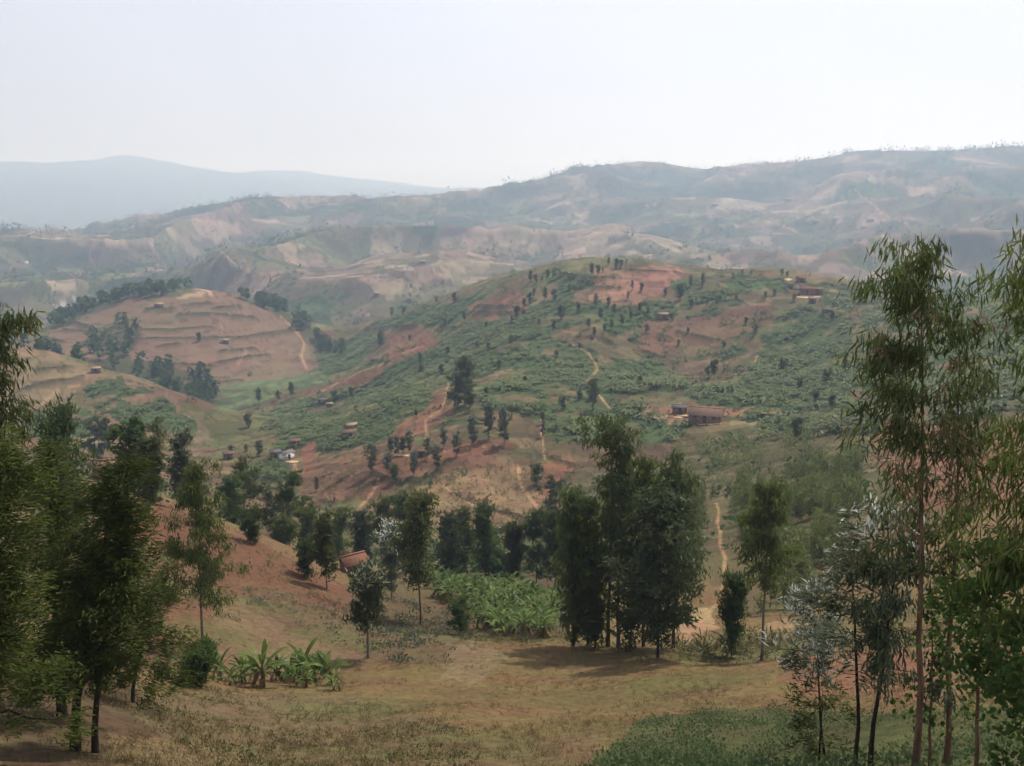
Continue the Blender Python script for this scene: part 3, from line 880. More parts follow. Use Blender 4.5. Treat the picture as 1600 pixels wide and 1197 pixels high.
near_tree('eucalyptus_tree', 'light green weeping eucalyptus cut off by the right edge of the picture', (1640, 1240, 15.5), (1662, 295), seed=3,
          c0=0.32, prof=lambda u: 0.155 * (1.08 - u) ** 0.6, nb=70, elev=lambda u: 0.5 + 0.3 * u, ncl=7, clr=0.26, nl=17, LL=0.23, LWd=0.034, dead=0.12, r0=0.09, mode='droop', leafm=M['eucl'], barkm=M['redbark'])
near_tree('acacia_tree', 'slender dark-stemmed tree with feathery grey-green foliage, left of the eucalyptus trunks', (1338, 1196, 17.5), (1330, 800), seed=4,
          c0=0.38, prof=lambda u: 0.17 * (1.1 - 0.7 * u), nb=34, elev=lambda u: 0.35 + 0.4 * u, ncl=6, clr=0.2, nl=15, LL=0.2, LWd=0.035, mode='spray', leafm=M['silver'], barkm=M['darkbark'], r0=0.045, tips=0.1)
near_tree('acacia_tree', 'leaning dark-stemmed slender tree between the feathery tree and the eucalyptus trunks', (1362, 1192, 17.2), (1412, 778), seed=5,
          c0=0.40, prof=lambda u: 0.16 * (1.1 - 0.7 * u), nb=32, elev=lambda u: 0.4 + 0.3 * u, ncl=6, clr=0.2, nl=13, LL=0.22, LWd=0.045, mode='droop', leafm=M['silver'], barkm=M['darkbark'], r0=0.05, tips=0.12)
near_tree('silver_shrub_tree', 'pale silvery feathery sapling beside the left of the foreground eucalyptus stems', (1290, 1150, 19.5), (1262, 905), seed=6,
          c0=0.45, prof=lambda u: 0.24 * (1.1 - 0.8 * u), nb=20, elev=lambda u: 0.7, ncl=6, clr=0.16, nl=18, LL=0.2, LWd=0.032, mode='upright', leafm=M['silver'], barkm=M['darkbark'], r0=0.035, tips=1.0)
near_tree('broadleaf_tree', 'young broad-leaved bright green tree with thin reddish stem at lower right', (1522, 1230, 15.2), (1535, 832), seed=7,
          c0=0.34, prof=ell(0.20, 0.8), nb=34, elev=lambda u: 0.35 + 0.5 * u, ncl=7, clr=0.2, nl=15, LL=0.09, LWd=0.07, mode='ball', leafm=M['broad'], barkm=M['redbark'], r0=0.04, blade=4)
near_tree('broadleaf_tree', 'leafy green young tree cut by the right edge near the bottom corner', (1612, 1240, 14.0), (1608, 955), seed=8,
          c0=0.12, prof=ell(0.24, 0.8), nb=24, elev=lambda u: 0.4 + 0.4 * u, ncl=7, clr=0.18, nl=14, LL=0.09, LWd=0.07, mode='ball', leafm=M['broad'], barkm=M['redbark'], r0=0.035, blade=4)
near_tree('broadleaf_tree', 'low leafy green growth around the feet of the two eucalyptus trunks', (1452, 1215, 17.0), (1460, 860), seed=9,
          c0=0.2, prof=ell(0.15, 0.9), nb=22, elev=lambda u: 0.4 + 0.4 * u, ncl=5, clr=0.16, nl=10, LL=0.09, LWd=0.065, mode='ball', leafm=M['broad'], barkm=M['redbark'], r0=0.03, blade=4)
near_tree('bushy_sapling', 'low dark bushy sapling at the foot of the feathery tree', (1282, 1165, 18.5), (1285, 1065), seed=10,
          c0=0.15, prof=ell(0.35), nb=16, elev=lambda u: 0.5, ncl=5, clr=0.14, nl=14, LL=0.14, LWd=0.03, mode='spray', leafm=M['dark'], barkm=M['darkbark'], r0=0.03)

CY = dict(mode='spray', leafm=M['cyp'], barkm=M['darkbark'], blade=2, elev=lambda u: 0.12 + 0.55 * u)
near_tree('cypress_tree', 'big dark feathery cypress with leaning trunk in the left foreground', (115, 1172), (192, 702), seed=21,
          c0=0.27, prof=cone(0.25, 0.1), nb=78, ncl=9, clr=0.26, nl=43, LL=0.13, LWd=0.038, r0=0.12, **CY)
near_tree('cypress_tree', 'dark cypress with slim upright trunk standing right beside the leaning one', (148, 1176), (205, 800), seed=22,
          c0=0.33, prof=cone(0.28, 0.1), nb=56, ncl=8, clr=0.24, nl=40, LL=0.13, LWd=0.038, r0=0.085, **CY)
near_tree('cypress_tree', 'dense dark cypress filling the left edge of the picture', (-25, 1190, 20.0), (10, 655), seed=23,
          c0=0.10, prof=cone(0.22, 0.1), nb=84, ncl=9, clr=0.27, nl=35, LL=0.13, LWd=0.038, r0=0.12, **CY)
near_tree('cypress_tree', 'dark cypress with thick short trunk seen behind the leaning cypress', (97, 1118), (78, 672), seed=24,
          c0=0.16, prof=cone(0.21, 0.1), nb=70, ncl=8, clr=0.3, nl=40, LL=0.14, LWd=0.038, r0=0.13, **CY)
near_tree('cypress_tree', 'lighter cypress whose long bough reaches right over the red slope', (205, 1085, 32), (262, 880), seed=25,
          c0=0.25, prof=cone(0.36, 0.1), nb=34, ncl=8, clr=0.26, nl=33, LL=0.13, LWd=0.038, r0=0.07, **CY)
near_tree('cypress_tree', 'slender cypress half hidden at the upper right of the left foreground group', (190, 1080, 36), (182, 745), seed=26,
          c0=0.25, prof=cone(0.2, 0.1), nb=50, ncl=6, clr=0.3, nl=33, LL=0.14, LWd=0.038, r0=0.09, **CY)
near_tree('eucalyptus_tree', 'tall weeping eucalyptus rising along the left edge above the cypresses', (-22, 1150, 25), (-2, 440), seed=27,
          c0=0.42, prof=lambda u: 0.105 * (1.1 - u) ** 0.5, nb=54, elev=lambda u: 0.5, ncl=7, clr=0.26, nl=14, LL=0.27, LWd=0.05, dead=0.1, r0=0.11, **EU)
near_tree('cone_tree', 'pointed mid green tree rising behind the left cypresses', (98, 880, 72), (97, 624), seed=28,
          c0=0.15, prof=cone(0.23, 0.2), nb=60, elev=lambda u: 0.7, ncl=7, clr=0.5, nl=16, LL=0.4, LWd=0.13, mode='upright', leafm=M['shrub'], barkm=M['bark'])
near_tree('airy_eucalyptus', 'airy light green eucalyptus with pale thin trunk on the red slope', (318, 1022), (312, 712), seed=29,
          c0=0.30, prof=lambda u: 0.21 * (1.1 - u) ** 0.6 * min(1, 0.5 + u * 2), nb=72, elev=lambda u: 0.45 + 0.4 * u, ncl=7, clr=0.36, nl=19, LL=0.30, LWd=0.065, mode='droop', leafm=M['eucl'], barkm=M['greybark'], r0=0.09)

DK = dict(mode='ball', leafm=M['dark'], barkm=M['bark'], elev=lambda u: 0.4 + 0.6 * u)
SH = dict(mode='ball', leafm=M['shrub'], barkm=M['bark'], elev=lambda u: 0.4 + 0.7 * u)
GR = dict(mode='upright', leafm=M['grev'], barkm=M['greybark'], elev=lambda u: 0.6 + 0.4 * u, tips=0.3)  # tips: upper leaves get the silvery colour with crown light painted in
near_tree('round_crown_tree', 'dark round-crowned tree on a bare trunk, left of a pair on the red spur', (209, 797), (208, 666), seed=31, c0=0.28, prof=ell(0.22), nb=46, ncl=7, clr=0.45, nl=22, LL=0.35, LWd=0.2, **SH)
near_tree('round_crown_tree', 'dark oval-crowned tree on a straight trunk, right of a pair on the red spur', (233, 808), (236, 684), seed=32, c0=0.22, prof=ell(0.18), nb=46, ncl=7, clr=0.4, nl=22, LL=0.33, LWd=0.18, **DK)
near_tree('sparse_tree', 'thin sparse tree peeking above the dark pair on the spur', (246, 800, 104), (246, 652), seed=33, c0=0.45, prof=ell(0.10), nb=24, ncl=4, clr=0.4, nl=9, LL=0.35, LWd=0.14, **DK)
near_tree('silver_oak', 'greyish silver-topped tree just right of the dark pair on the spur', (282, 812, 100), (287, 670), seed=34, c0=0.15, prof=ell(0.16), nb=44, ncl=6, clr=0.45, nl=18, LL=0.35, LWd=0.13, **GR)
near_tree('round_bush', 'round dark bush in front of the banana field above the left cypresses', (153, 700, 290), (154, 665), seed=35, c0=0.1, prof=ell(0.5), nb=40, ncl=6, clr=0.7, nl=14, LL=0.8, LWd=0.5, **DK)
near_tree('round_shrub', 'dense rounded green shrub on the edge of the red spur', (396, 850), (396, 803), seed=36, c0=0.05, prof=ell(0.42), nb=44, ncl=6, clr=0.25, nl=16, LL=0.28, LWd=0.09, mode='upright', leafm=M['shrub'], barkm=M['bark'], elev=lambda u: 0.8)
near_tree('round_shrub', 'upright green shrub on the spur left of the columnar dark tree', (480, 902), (478, 848), seed=37, c0=0.05, prof=ell(0.33), nb=40, ncl=6, clr=0.25, nl=16, LL=0.28, LWd=0.09, mode='upright', leafm=M['shrub'], barkm=M['bark'], elev=lambda u: 0.8)
near_tree('round_shrub', 'dense rounded green shrub at the left end of the banana clump', (306, 1070), (307, 1020), seed=38, c0=0.03, prof=ell(0.62), nb=50, ncl=7, clr=0.2, nl=18, LL=0.2, LWd=0.06, mode='upright', leafm=M['shrub'], barkm=M['bark'], elev=lambda u: 0.6)
near_tree('round_shrub', 'rounded yellow-green shrub at the left corner of the banana grove', (718, 992), (716, 944), seed=39, c0=0.03, prof=ell(0.40), nb=46, ncl=6, clr=0.22, nl=16, LL=0.22, LWd=0.07, mode='upright', leafm=M['shrub'], barkm=M['bark'], elev=lambda u: 0.7)
near_tree('columnar_tree', 'narrow columnar dark tree beside the tiled roof', (511, 920), (508, 806), seed=40, c0=0.22, prof=ell(0.12), nb=44, ncl=5, clr=0.35, nl=18, LL=0.3, LWd=0.15, **DK)
near_tree('silver_oak', 'small round tree with pale leaf tips and straight trunk in front of the tiled roof', (575, 1028), (572, 896), seed=41, r0=0.1, c0=0.33, prof=ell(0.24), nb=40, ncl=6, clr=0.32, nl=18, LL=0.28, LWd=0.11, **GR)
near_tree('silver_oak', 'pale-topped bushy tree between the tiled roof and the dark tall tree', (612, 945, 88), (613, 820), seed=42, c0=0.12, prof=ell(0.20), nb=46, ncl=6, clr=0.42, nl=18, LL=0.33, LWd=0.12, mode='upright', leafm=M['silver'], barkm=M['greybark'], elev=lambda u: 0.8, tips=0.5)
near_tree('tall_dark_tree', 'tall dark tree with long bare trunk left of the banana grove', (657, 976), (652, 772), seed=43, r0=0.095, c0=0.32, prof=ell(0.17), nb=60, ncl=7, clr=0.5, nl=18, LL=0.36, LWd=0.15, **DK)

hollow = [  # dark trees standing in the hollow behind the grove: px, row of foot, distance, px and row of top, crown width, label
 (565,880,128,563,800,.20,'dark leafy tree behind the tiled roof in the hollow'),
 (602,885,126,600,784,.24,'broad dark tree in the hollow behind the pale-topped tree'),
 (632,890,124,634,772,.20,'dark tree in the hollow showing above the tall bare-trunked tree'),
 (700,905,112,700,806,.22,'brown-tinged dark tree in the hollow behind the banana grove'),
 (722,905,116,722,798,.20,'dark upright tree second from the left behind the grove'),
 (758,905,108,757,792,.17,'narrow brownish tree standing out behind the middle of the grove'),
 (775,900,110,775,872,.5,'low dark bush between the trees behind the grove'),
 (803,905,106,803,818,.12,'slim dark tree behind the right half of the grove'),
 (838,910,104,836,798,.21,'broad dark tree behind the right half of the banana grove'),
 (868,915,100,868,800,.19,'dark tree touching the left of the tall eucalyptus stand'),
 (535,850,132,533,800,.26,'small bright green tree behind the columnar tree'),
 (450,815,128,452,742,.22,'dark forked tree beyond the spur near the left valley path'),
 (428,815,132,425,765,.30,'dark bushy tree beyond the spur left of the forked one'),
 (382,815,134,380,722,.24,'dark tree above the spur left of the valley farmhouse'),
 (362,830,126,360,745,.22,'dark tree partly hidden by the airy eucalyptus'),
 (480,840,124,480,795,.30,'leafy bush on the far side of the spur crest'),
 (445,865,112,442,820,.40,'yellow-green bush below the spur crest beside the rounded shrub'),
 (715,880,120,715,872,.5,'low bush under the dark trees behind the grove'),
]
for i, (px, py, D, tx, ty, wd, lab) in enumerate(hollow):
    near_tree('dark_tree', lab, (px, py, D), (tx, ty), seed=60 + i, c0=0.14, prof=ell(wd), nb=44, ncl=6, clr=0.5, nl=16, LL=0.42, LWd=0.17,
              mode='upright' if i % 2 else 'ball', leafm=M['eucl'] if i in (10, 15, 16) else (M['grev'], M['dark'], M['shrub'])[i % 3], barkm=M['bark'], elev=lambda u: 0.6 + 0.4 * u)

EUD = dict(mode='droop', barkm=M['bark'], elev=lambda u: 0.5 + 0.4 * u)
near_tree('eucalyptus_tree', 'dark eucalyptus at the left end of the central stand by the meadow', (895, 1010), (892, 748), seed=81, c0=0.08, prof=ell(0.115, 0.8), nb=64, ncl=6, clr=0.45, nl=17, LL=0.36, LWd=0.11, leafm=M['euc'], **EUD)
near_tree('eucalyptus_tree', 'yellowish green eucalyptus in the left of the central stand', (918, 1008), (918, 768), seed=82, c0=0.12, prof=ell(0.12, 0.8), nb=60, ncl=6, clr=0.45, nl=16, LL=0.36, LWd=0.11, leafm=M['eucl'], **EUD)
near_tree('eucalyptus_tree', 'tallest eucalyptus of the central stand with thin bare trunk and airy top', (950, 1010), (962, 652), seed=83, c0=0.42, prof=lambda u: 0.085 + 0.03 * math.sin(u * 9), nb=50, ncl=6, clr=0.42, nl=14, LL=0.34, LWd=0.10, leafm=M['eucl'], **EUD)
near_tree('eucalyptus_tree', 'twin thin-trunked eucalyptus right of the tallest one in the central stand', (966, 1012), (978, 668), seed=84, c0=0.35, prof=lambda u: 0.075 + 0.03 * math.sin(u * 8 + 1), nb=46, ncl=6, clr=0.42, nl=14, LL=0.34, LWd=0.10, leafm=M['euc'], **EUD)
near_tree('eucalyptus_tree', 'leafy green-topped eucalyptus behind the big dark tree of the stand', (1006, 1010), (1012, 702), seed=85, c0=0.15, prof=ell(0.13, 0.7), nb=66, ncl=7, clr=0.48, nl=17, LL=0.36, LWd=0.11, leafm=M['eucl'], **EUD)
near_tree('eucalyptus_tree', 'green eucalyptus crown at the right shoulder of the central stand', (1052, 1012), (1062, 706), seed=86, c0=0.2, prof=ell(0.115, 0.7), nb=60, ncl=6, clr=0.48, nl=17, LL=0.36, LWd=0.11, leafm=M['euc'], **EUD)
near_tree('big_dark_tree', 'big blue-black leafy tree reaching down to the meadow in the central stand', (1028, 1028), (1030, 762), seed=87, c0=0.10, prof=ell(0.20, 0.75), nb=86, ncl=7, clr=0.45, nl=17, LL=0.34, LWd=0.14, mode='ball', leafm=M['grev'], barkm=M['darkbark'], elev=lambda u: 0.4 + 0.6 * u)
near_tree('dark_tree', 'dark low leafy tree filling the foot of the central stand', (930, 1012), (932, 880), seed=88, c0=0.05, prof=ell(0.26), nb=44, ncl=6, clr=0.4, nl=16, LL=0.34, LWd=0.13, **DK)
near_tree('dark_tree', 'dark leafy tree between the tall trunks and the big dark tree', (985, 1018), (990, 800), seed=89, c0=0.05, prof=ell(0.15), nb=54, ncl=6, clr=0.45, nl=17, LL=0.34, LWd=0.13, **DK)
near_tree('conical_tree', 'small conical green tree on the grass between the stand and the lone eucalyptus', (1143, 1026), (1147, 896), seed=90, c0=0.14, prof=ell(0.18, 0.8), nb=60, ncl=6, clr=0.3, nl=17, LL=0.26, LWd=0.08, mode='upright', leafm=M['shrub'], barkm=M['bark'], elev=lambda u: 0.9)
near_tree('eucalyptus_tree', 'lone eucalyptus with high bushy crown and bare trunk right of the stand', (1190, 1032), (1209, 745), seed=91, c0=0.42, prof=ell(0.13, 0.8), nb=64, ncl=7, clr=0.36, nl=17, LL=0.3, LWd=0.09, leafm=M['eucl'], dead=0.3, **{**EUD, 'barkm': M['greybark']})

# ------------------------------------------------------------------ small trees on the opposite slopes: shared shapes
def proto(seed, **k): return make_tree(seed, 8.0, 0.11, blade=2, **k)
PG = [proto(200 + i, c0=0.14, prof=ell(0.15 + 0.03 * i), nb=34, ncl=5, clr=0.45, nl=7, LL=0.5, LWd=0.24, **GR) for i in range(3)]
PR = [proto(210 + i, c0=0.16, prof=ell(0.30 + 0.06 * i), nb=34, ncl=5, clr=0.6, nl=9, LL=0.7, LWd=0.4, **DK) for i in range(3)]
PE = [proto(220 + i, c0=0.25, prof=ell(0.20 + 0.04 * i, 0.8), nb=34, ncl=5, clr=0.5, nl=9, LL=0.6, LWd=0.22, leafm=M['dark'], **EUD) for i in range(2)]
PB = [make_tree(230, 8.0, 0.14, c0=0.25, prof=ell(0.5), nb=40, elev=lambda u: 0.7, ncl=5, clr=0.5, nl=2, LL=0.4, LWd=0.1, mode='upright', leafm=leaf_mat('grey_twigs', (0.10, 0.085, 0.075), (0.17, 0.15, 0.13), 0.1), barkm=M['greybark'])]
cnt = [0]
def hill_tree(px, py, ty, kind, label, dmin=125, dmax=900, name=None, group=None, wx=1.0):
    x, y, z = gp(px, py, dmin, dmax)
    H = max(1.5, height_to(px, ty, math.hypot(x, y), z))
    cnt[0] += 1
    ms = kind[cnt[0] % len(kind)]
    sc_ = H / 8.0
    nm = name or ('silver_oak' if kind is PG else 'round_tree' if kind is PR else 'slope_tree')
    return put_tree(nm, ms, (x, y, z - 0.1), label, 'tree', group, cnt[0] * 2.399, sc_ * wx, sc_)

for px, py, ty, kind, lab in [
 (580,739,691,PG,'dark oval tree with bare foot at the left end of the red field row'),
 (607,742,706,PG,'columnar tree second in the red field row'),
 (617,753,727,PR,'short leafy tree at the hedge below the red field'),
 (646,743,705,PG,'very slim columnar tree in the middle of the red field'),
 (611,713,680,PG,'left tree of the dark pair behind the red field'),
 (620,713,681,PG,'right tree of the dark pair behind the red field'),
 (640,708,671,PG,'pale-topped tree behind the red field right of the dark pair'),
 (629,710,682,PE,'soft green tree between the dark pair and the pale-topped tree'),
 (668,718,683,PG,'oval tree beside the red footpath above the field'),
 (684,735,695,PG,'ragged columnar tree at the right end of the field hedge'),
 (693,700,667,PG,'thin pole-like tree with pale tip on the slope'),
 (714,714,674,PG,'dark oval tree left of the three tall silver oaks'),
 (740,697,649,PG,'pale-tipped silver oak, leftmost of the three tall ones'),
 (763,687,627,PG,'tallest silver oak of the three, standing in the middle'),
 (788,696,634,PG,'broad-columned silver oak, rightmost of the three tall ones'),
 (848,664,641,PG,'tiny dark columnar tree above the path bend'),
 (848,684,659,PG,'small dark columnar tree at the top of the orange path'),
 (726,632,556,PE,'tall spire-like dark tree rising from the banana slope'),
 (715,638,588,PR,'dark bushy tree at the foot of the spire-like tree'),
 (733,642,600,PE,'leafy tree on the right of the spire-like tree'),
 (760,620,606,PR,'small round tree in the middle of the banana slope'),
 (838,758,727,PR,'flat-topped dark tree beside the orange path'),
 (862,802,754,PR,'round dark bush in the hollow right of the orange path'),
 (495,768,744,PG,'small dark tree at the left edge of the ploughed field'),
 (926,640,590,PE,'loose dark tree in the bananas near the upper footpath'),
 (1222,582,562,PR,'round dark bush among bananas on the right slope'),
 (1116,590,560,PE,'thin ragged tree on the brown field of the right slope'),
 (1106,586,573,PR,'low bush beside the thin ragged tree'),
 (456,622,596,PE,'lone thin tree in the green valley'),
 (405,630,606,PE,'slim tree on the left side of the green valley'),
 (388,668,648,PR,'round bush in the valley bottom'),
 (435,625,612,PR,'small bush on the valley field'),
 (311,534,520,PR,'single round bush in the middle of the terraced hill'),
 (385,705,695,PR,'small tree left of the white-walled farmhouse'),
 (362,708,697,PR,'small round tree at the left of the valley houses'),
 (405,712,690,PR,'broad dark bush beside the valley houses'),
 (549,622,604,PE,'dark tree by the red fields on the left slope'),
 (523,626,612,PR,'small dark tree by the farmhouse on the left slope'),
 (556,644,634,PR,'little bush under the red fields on the left slope'),
 (656,568,549,PG,'dark tree above the long red field'),
 (658,584,571,PR,'round bush below the long red field'),
 (595,540,520,PR,'broad round tree at the upper end of the long red field'),
 (612,495,479,PG,'slim tree on the left shoulder of the central hill'),
 (630,491,480,PR,'round tree on the left shoulder of the central hill'),
 (682,474,462,PG,'oval tree on the left skyline of the central hill'),
 (710,472,458,PR,'round dark tree on the left skyline of the central hill'),
 (725,502,486,PE,'thin tree under the terraced red plots'),
 (695,509,498,PR,'round bush left of the terraced red plots'),
 (746,549,531,PG,'dark double tree on the upper banana slope'),
 (763,546,536,PR,'round bush right of the double tree'),
 (798,540,522,PG,'oval dark tree on the upper banana slope'),
 (700,554,542,PR,'dark bush above the upper bananas'),
 (1245,690,650,PE,'dark tree at the upper edge of the eucalyptus saplings'),
]:
    hill_tree(px, py, ty, kind, lab)
hill_tree(830, 748, 692, PB, 'bare grey leafless tree beside the orange path', name='bare_tree')

SMALL = []
for i, (px, py, ty, k) in enumerate([
 (890,458,442,PG),(898,456,446,PG),(988,453,437,PG),(1002,455,443,PR),(981,468,455,PG),(931,480,458,PG),(951,478,465,PR),(877,499,480,PR),(842,510,496,PG),(865,515,500,PR),
 (1062,468,445,PR),(1079,448,428,PG),(1098,448,426,PG),(1040,461,451,PR),(829,441,422,PE),(838,441,430,PR),(847,440,430,PE),(856,436,421,PE),(865,435,421,PG),(875,429,420,PG),
 (925,431,411,PE),(934,430,413,PE),(942,425,416,PG),(951,414,402,PE),(963,419,405,PR),(970,418,407,PR),(979,412,404,PG),(828,473,458,PR),(852,469,449,PE),(866,469,453,PR),(834,461,452,PR),
 (807,498,479,PR),(817,495,484,PR),(819,478,466,PR),(903,489,471,PE),(1012,493,479,PE),(1080,480,469,PR),(920,513,497,PE),(800,505,492,PE),(938,500,480,PE),(945,520,505,PE),(928,526,510,PE),
 (955,515,498,PE),(972,508,492,PE),(985,500,484,PE),(1000,490,472,PE),(960,492,474,PE),(1160,430,420,PG),(1174,430,421,PG),(1145,434,427,PR),(1222,430,421,PR),(1230,432,424,PR),(1335,447,441,PR),
 (1125,470,462,PR),(1150,468,460,PR),(1120,474,466,PR),(1105,476,468,PR),(1240,470,460,PR),(1210,462,452,PR),(1196,465,456,PR),(1300,500,486,PR),(1180,520,508,PR),(1165,507,496,PR),(1010,520,508,PR),
 (1050,500,490,PR),(1075,520,512,PR),(1130,545,535,PR),(1250,610,592,PR),(1290,600,580,PR),(1320,580,560,PE),(1300,640,615,PE),(1275,632,612,PR),(880,640,622,PR),(905,625,610,PR),(870,560,548,PR),
 (650,650,640,PR),(690,585,570,PR),(780,575,563,PR),(820,600,588,PR),(1000,600,588,PR),(1060,540,531,PR),(640,532,524,PR),(760,512,503,PR),(905,545,536,PR),(1000,650,636,PR)]):
    SMALL.append((px, py, ty, k))
ORD = ['leftmost', 'second', 'third', 'fourth', 'fifth', 'sixth', 'seventh', 'eighth', 'ninth', 'tenth', 'eleventh', 'twelfth', 'thirteenth', 'fourteenth', 'fifteenth', 'sixteenth', 'seventeenth', 'eighteenth']
def zone(px, py):
    if py < 450: return 'on the left crest of the central hill' if px < 890 else 'beside the hilltop red field' if px < 1010 else 'on the right crest of the central hill'
    if py < 530: return 'by the upper red terrace plots' if px < 880 else 'on the slope under the hilltop field' if px < 1030 else 'on the fields below the hamlet'
    return 'among the left banana plots' if px < 920 else 'among the right banana plots'
buckets = {}
for t in SMALL:
    kn = {id(PG): 'columnar', id(PR): 'round', id(PE): 'loose'}[id(t[3])]
    buckets.setdefault((kn, zone(t[0], t[1])), []).append(t)
for (kn, zn), ts in buckets.items():
    for i, (px, py, ty, k) in enumerate(sorted(ts, key=lambda q: q[0])):
        lab = ('only small %s tree %s' % (kn, zn)) if len(ts) == 1 else ('%s of the small %s trees %s' % (ORD[i] if i == 0 else ORD[i] + ' from left', kn, zn))
        hill_tree(px, py, ty, k, lab, dmin=200, dmax=760, name='hill_tree', group='small trees %s' % zn)

# ------------------------------------------------------------------ banana plants
def banana_leaf_mesh(seed):
    r = np.random.default_rng(seed)
    q = Q()
    m = 8
    t = np.linspace(0, 1, m)
    Ln = 1.7
    e0, e1 = r.uniform(0.8, 1.4), r.uniform(-1.3, 0.5)
    ang = e0 + (e1 - e0) * t ** 1.3
    x = np.r_[0, np.cumsum(np.cos(ang[:-1]))] * Ln / (m - 1); z = np.r_[0, np.cumsum(np.sin(ang[:-1]))] * Ln / (m - 1)
    wv = 0.135 * np.array([0.12, 0.2, 0.75, 1.0, 1.0, 0.92, 0.66, 0.06]) * (1 + 0.12 * r.normal(size=m))
    V = []
    for k in range(m):
        dz = 0.28 * wv[k]
        V += [(x[k], -wv[k], z[k] + dz), (x[k], 0, z[k]), (x[k], wv[k], z[k] + dz * r.uniform(0.2, 1.2))]
    F = []
    for k in range(m - 1):
        a = k * 3
        F += [(a, a + 1, a + 4, a + 3), (a + 1, a + 2, a + 5, a + 4)]
    q.add(np.array(V), np.array(F), np.clip(r.random() * 0.6 + 0.25 * r.random(len(V)) + (0.3 if seed % 6 == 5 else 0), 0, 1))
    return q.mesh('leaf', M['ban'], True)
LEAF = [banana_leaf_mesh(300 + i) for i in range(6)]
q = Q(); tube(q, [(0, 0, -0.3), (0, 0, 0.3), (0.03, 0, 0.65), (0.02, 0.02, 1.1)], [0.12, 0.11, 0.09, 0.05], 7); STEM = q.mesh('stem', M['banstem'], True)
q = Q(); r_ = np.random.default_rng(5)
k_ = 9; a_ = r_.random(k_) * 2 * pi
strips(q, np.c_[0.1 * np.cos(a_), 0.1 * np.sin(a_), r_.uniform(0.6, 1.0, k_)], unit(np.c_[np.cos(a_) * 0.5, np.sin(a_) * 0.5, -np.ones(k_) * 0.3]), unit(np.c_[-np.sin(a_), np.cos(a_), 0 * a_]), r_.uniform(0.6, 0.95, k_), np.full(k_, 0.11),
       np.tile([[0, 0, -0.7]], (k_, 1)), [0.4, 1, 0.7, 0.2], r_.random(k_)); DRYL = q.mesh('dry_leaves', M['dry'])

def banana_plant(loc, size, seed, label, group, nleaf=16, dry=True, lsc=1.0):
    r = np.random.default_rng(seed)
    e = link('banana_plant', None); e.location = loc; e.scale = (size,) * 3; e.rotation_euler = (r.normal(0, 0.06), r.normal(0, 0.06), r.random() * 6.28)
    tag(e, label, 'banana plant', group)
    link('stem', STEM, e)
    if dry: link('dry_leaves', DRYL, e)
    for k in range(nleaf):
        o = link('leaf', LEAF[int(r.integers(6))], e)
        o.location = (0, 0, 0.45 + 0.6 * r.random())
        o.rotation_euler = (r.normal(0, 0.25), r.normal(0.15, 0.3), k * 2.4 + r.normal(0, 0.3))
        s_ = r.uniform(0.7, 1.15) * lsc; o.scale = (s_, s_ * r.uniform(0.8, 1.1), s_)
    return e
for i, (px, py, sz, lab) in enumerate([
 (345,1062,0.9,'banana plant directly right of the rounded shrub'),(378,1066,0.75,'small banana plant with low spreading leaves in the clump'),(412,1074,1.15,'largest banana plant with brown dead leaves hanging from its stem'),
 (452,1066,1.0,'bushy banana plant in the middle of the clump'),(474,1062,1.1,'tall banana plant in the right half of the clump'),(494,1066,0.9,'banana plant with tattered leaves in the right half of the clump'),
 (517,1070,1.0,'banana plant at the right end of the clump with one upright leaf'),(522,1078,0.55,'little banana sucker at the far right of the clump'),(480,1074,0.55,'small sucker in front of the tall clump plant'),
 (398,1068,0.6,'small banana plant tucked left of the largest one'),(432,1064,0.8,'banana plant between the largest one and the bushy one'),(464,1072,0.7,'low banana plant in front of the bushy one'),(505,1060,0.8,'banana plant behind the tattered one'),(360,1072,0.6,'low banana plant in front of the left clump end'),
 (262,1058,0.7,'banana plant showing long leaves left of the rounded shrub'),(292,1052,0.65,'banana plant half hidden behind the rounded shrub'),
 (217,870,0.75,'single young banana plant high on the red spur slope'),(232,905,0.7,'young banana plant on the red slope beside the cypress'),(262,890,0.7,'young banana plant beside the grassy strip on the spur'),(268,868,0.55,'tiny banana plant on the grassy strip of the spur')]):
    banana_plant(gp(px, py, 14, 130), sz * 0.88, 400 + i, lab, 'banana plants of the near slope')

def area_points(mask, dens, seed, dmin=0, dmax=1e9):
    """random ground points inside a mask, dens per square metre (number or grid)"""
    r = np.random.default_rng(seed)
    cell = np.gradient(DR)[:, None] * (DR[:, None] * np.gradient(front)[None])
    lam = np.where(mask & (DF >= dmin) & (DF <= dmax), cell * dens, 0)
    n = r.poisson(lam)
    i, j = np.where(n > 0)
    k = np.repeat(np.arange(len(i)), n[i, j])
    i, j = i[k], j[k]
    D = np.interp(i + r.random(len(i)), np.arange(nr), DR); a = np.interp(j + r.random(len(j)), np.arange(nf), front)
    x, y = D * np.sin(a), D * np.cos(a)
    return np.c_[x, y, gz(x, y)]

def by_size(pts): return pts[np.argsort(np.hypot(pts[:, 0], pts[:, 1]))]

def in_view(pts, margin=0.012):
    """drop points on slopes that lie well behind a nearer crest"""
    top = np.maximum.accumulate(S, axis=0)
    a, D = np.arctan2(pts[:, 0], pts[:, 1]), np.hypot(pts[:, 0], pts[:, 1])
    j = np.clip(np.searchsorted(front, a), 0, nf - 1); i = np.clip(np.searchsorted(DR, D), 0, nr - 1)
    return pts[(pts[:, 2] - CZ) / D > top[i, j] - margin]

